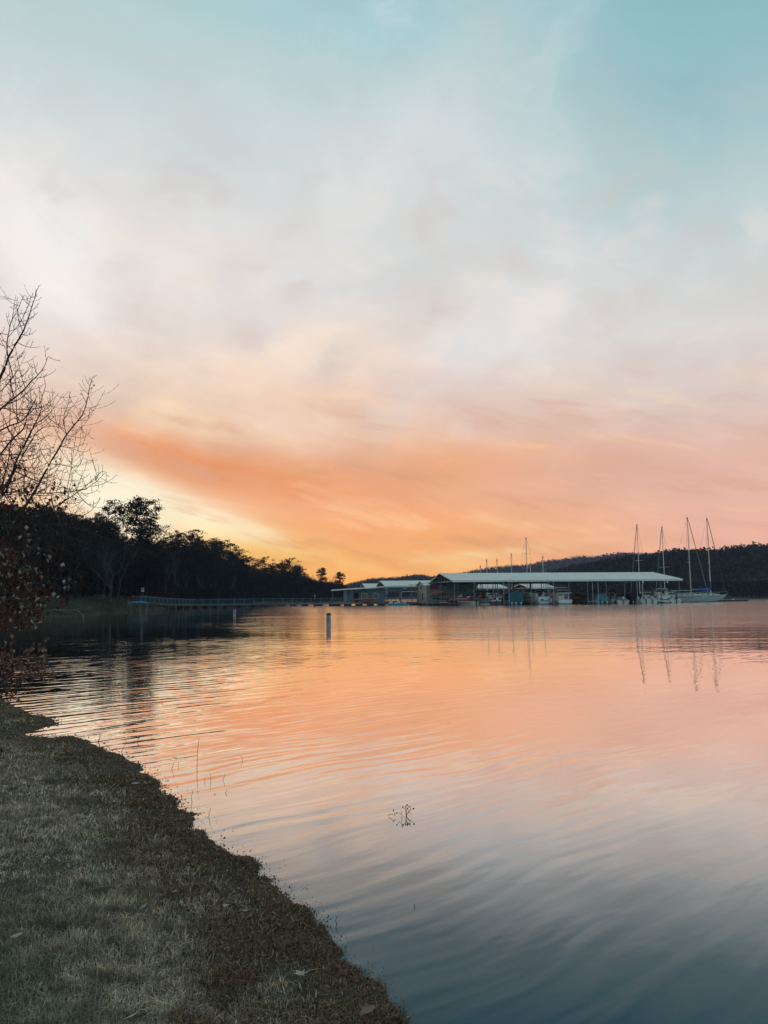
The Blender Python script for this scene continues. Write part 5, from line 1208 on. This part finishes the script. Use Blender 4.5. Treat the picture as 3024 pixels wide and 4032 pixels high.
addlimb(c2([(1040,1110),(1130,1070),(1240,980),(1310,860)]), D0+.2, .006, .002, .4)
addlimb(c2([(-100,480),(100,460),(300,465),(480,470),(620,400),(760,330)]), D0+.3, .010, .002, 1.1, lf=.03)
addlimb(c2([(-60,300),(200,300),(440,305),(520,240),(700,225)]), D0+.1, .009, .002, 1.0)
addlimb(c2([(-100,720),(100,690),(300,660),(520,600),(700,560)]), D0-.3, .009, .002, 1.0, lf=.04)
addlimb(c2([(-100,960),(60,800),(150,600),(260,380),(420,100),(500,-20)]), D0+.25, .022, .004, 1.2, lf=.05)
addlimb(c2([(-200,900),(0,740),(60,560),(110,380),(130,200),(180,60)]), D0+.4, .018, .003, 1.2, lf=.04)
addlimb(c2([(-200,820),(60,830),(250,780),(420,820),(560,760)]), D0-.2, .010, .003, 1.0, lf=.12)
# lower limbs with leaves, partly against the dark wood
for l, lf in (([(-60,2130),(60,2120),(150,2067),(300,2080),(420,2120),(560,2160),(620,2190)],.02),
              ([(-40,2055),(60,2050),(110,2035),(170,2065),(240,2100),(330,2135),(362,2125)],.02),
              ([(60,2070),(110,2120),(170,2165),(240,2230),(300,2245)],.04),
              ([(70,2150),(140,2165),(220,2160),(318,2135)],.03),
              ([(-60,2210),(40,2210),(110,2220),(170,2210),(225,2170)],.25),
              ([(-60,2260),(60,2240),(130,2250),(190,2262),(250,2285),(345,2305)],.12),
              ([(150,2260),(230,2280),(290,2265),(325,2250)],.12),
              ([(-60,2170),(20,2190),(90,2200),(150,2240)],.4),
              ([(-60,2290),(50,2280),(120,2300),(190,2290),(270,2330)],.4),
              ([(-60,2330),(20,2330),(90,2350),(150,2400)],.45),
              ([(-60,2380),(30,2370),(90,2400),(160,2440)],.45),
              ([(-60,2420),(20,2410),(70,2440),(130,2470)],.45)):
    addlimb([(x,y,random.uniform(-.2,.2)) for x,y in l], D0+random.uniform(-.4,.3), .010, .002, 1.0, lf=lf)
# trunk outside the frame, joined to the limbs
tp = [Vector((-5.6,7.6,-.1+TO.z)), Vector((-5.55,7.5,1.0)), Vector((-5.35,7.4,2.0)), Vector((-5.1,7.3,3.2)), Vector((-4.9,7.25,4.2))]
b = MB(); b.tube([p-TO for p in tp], .17, .07, 10)
for px, j in (((-285,2176),2),((-133,1844),3),((-260,2620),1),((-95,1701),3),((-95,1790),3),((-63,1717),3),((-95,1891),3),((-60,2170),2),((-60,2290),2),((-60,2420),1),((-60,2055),2)):
    e = P(px[0], px[1], D0); b.tube([tp[j]-TO, (tp[j].lerp(e,.5)+Vector((0,0,.08)))-TO, e-TO], .035, .016, 6)
b.build('trunk', M['twig'], tree)
LM.build('limbs', M['twig'], tree, fix=False); TW.build('twigs', M['twig'], tree, fix=False)
# leaf clouds
def leafcloud(n_, x0,x1,y0,y1, dens=None):
    for _ in range(n_):
        x, y = random.uniform(x0,x1), random.uniform(y0,y1)
        if dens and random.random() > dens(x,y): continue
        leaves.append(P(x, y, D0+random.uniform(-.6,.5)))
leafcloud(190, -40,130, 1905,2010, lambda x,y: max(.15,1-x/150)); leafcloud(22, 190,265,1890,2000); leafcloud(24, 0,110,1800,1900, lambda x,y: .5)
leafcloud(16, 110,200,1920,2000)
leafcloud(1250, -60,190,2150,2480, lambda x,y: max(0,min(1,(min(120+(y-2150)*.35,195-max(0,y-2400)*.5)-x)/60+.15)))
leafcloud(120, 0,250,2080,2250, lambda x,y: .3)
leafcloud(60, 150,290,2250,2400, lambda x,y: .35)
def leafmesh(name, pts, par, org, cols, w, size=(.013,.031), up=False):
    V = []; T = []; shape = [(0,0,0),(.55,-.35,.25),(.95,-.9,.35),(.4,-1.1,.2),(.15,-1.9,.05),(0,-1.2,0)]
    for p in pts:
        s = random.uniform(*size); a_ = random.uniform(0,6.28)
        m_ = (Matrix.Rotation(a_,3,'Z') @ Matrix.Rotation((random.gauss(1.25,.5) if not up else random.gauss(-1.2,.5)),3,'X') @ Matrix.Rotation(random.uniform(-.6,.6),3,'Y'))
        for sg in (1,-1):
            for x,y,z in shape: V.append((Vector(p)-org)+m_ @ Vector((sg*x*s*.8,y*s,z*s*1.4)))
        c = random.choices(cols, w)[0]; k = random.uniform(.6,1.3); T += [tuple(q_*k for q_ in c)]*12
    V = np.array([tuple(v_) for v_ in V]); F = np.arange(len(V)).reshape(-1,6)
    o = npmesh(name, V, F, M['leaf'], par, tint=np.array(T)); struct(o,'stuff'); return o
leafmesh('leaves', leaves, tree, TO, [(.10,.032,.024),(.05,.022,.018),(.15,.06,.038),(.42,.40,.33),(.13,.15,.10)], [40,32,10,9,9])
sh = thing('shrub', 'low leafy brown shrub leaning over the cove at the left edge', 'shrub', Vector((-4.9,8.6,float(bank_z(-4.9,8.6)))))
SO = Vector(sh.location); keepT, TO_old, leaves_old = TW, TO, leaves
TW = MB(); LM = MB(); TO = SO; leaves = []; D0 = 8.2
for l in ([(-300,2860),(-80,2720),(20,2660),(90,2610),(150,2560),(182,2535)], [(-200,2800),(-40,2720),(40,2690),(110,2650),(170,2600)], [(-200,2760),(-60,2660),(0,2610),(50,2570)], [(-220,2820),(-60,2740),(40,2720),(96,2700)], [(-120,2700),(0,2640),(90,2590),(130,2560)], [(-150,2740),(0,2700),(60,2680),(140,2640)]):
    addlimb([(x,y,random.uniform(-.25,.25)) for x,y in l], D0, .012, .002, 1.2, lf=.45)
for _ in range(420):
    x, y = random.uniform(-60,190), random.uniform(2555,2715)
    if y < 2570+max(0,70-abs(x-150)) *-.3+ (40 if 55 < x < 100 else 0) or y > 2720-max(0,x-40)*.45: continue
    leaves.append(P(x, y, D0+random.uniform(-.35,.35)))
LM.build('branches', M['twig'], sh, fix=False); TW.build('twigs', M['twig'], sh, fix=False)
leafmesh('leaves', leaves, sh, SO, [(.26,.11,.08),(.14,.065,.05),(.26,.18,.13),(.40,.36,.30)], [36,34,20,10], up=True)
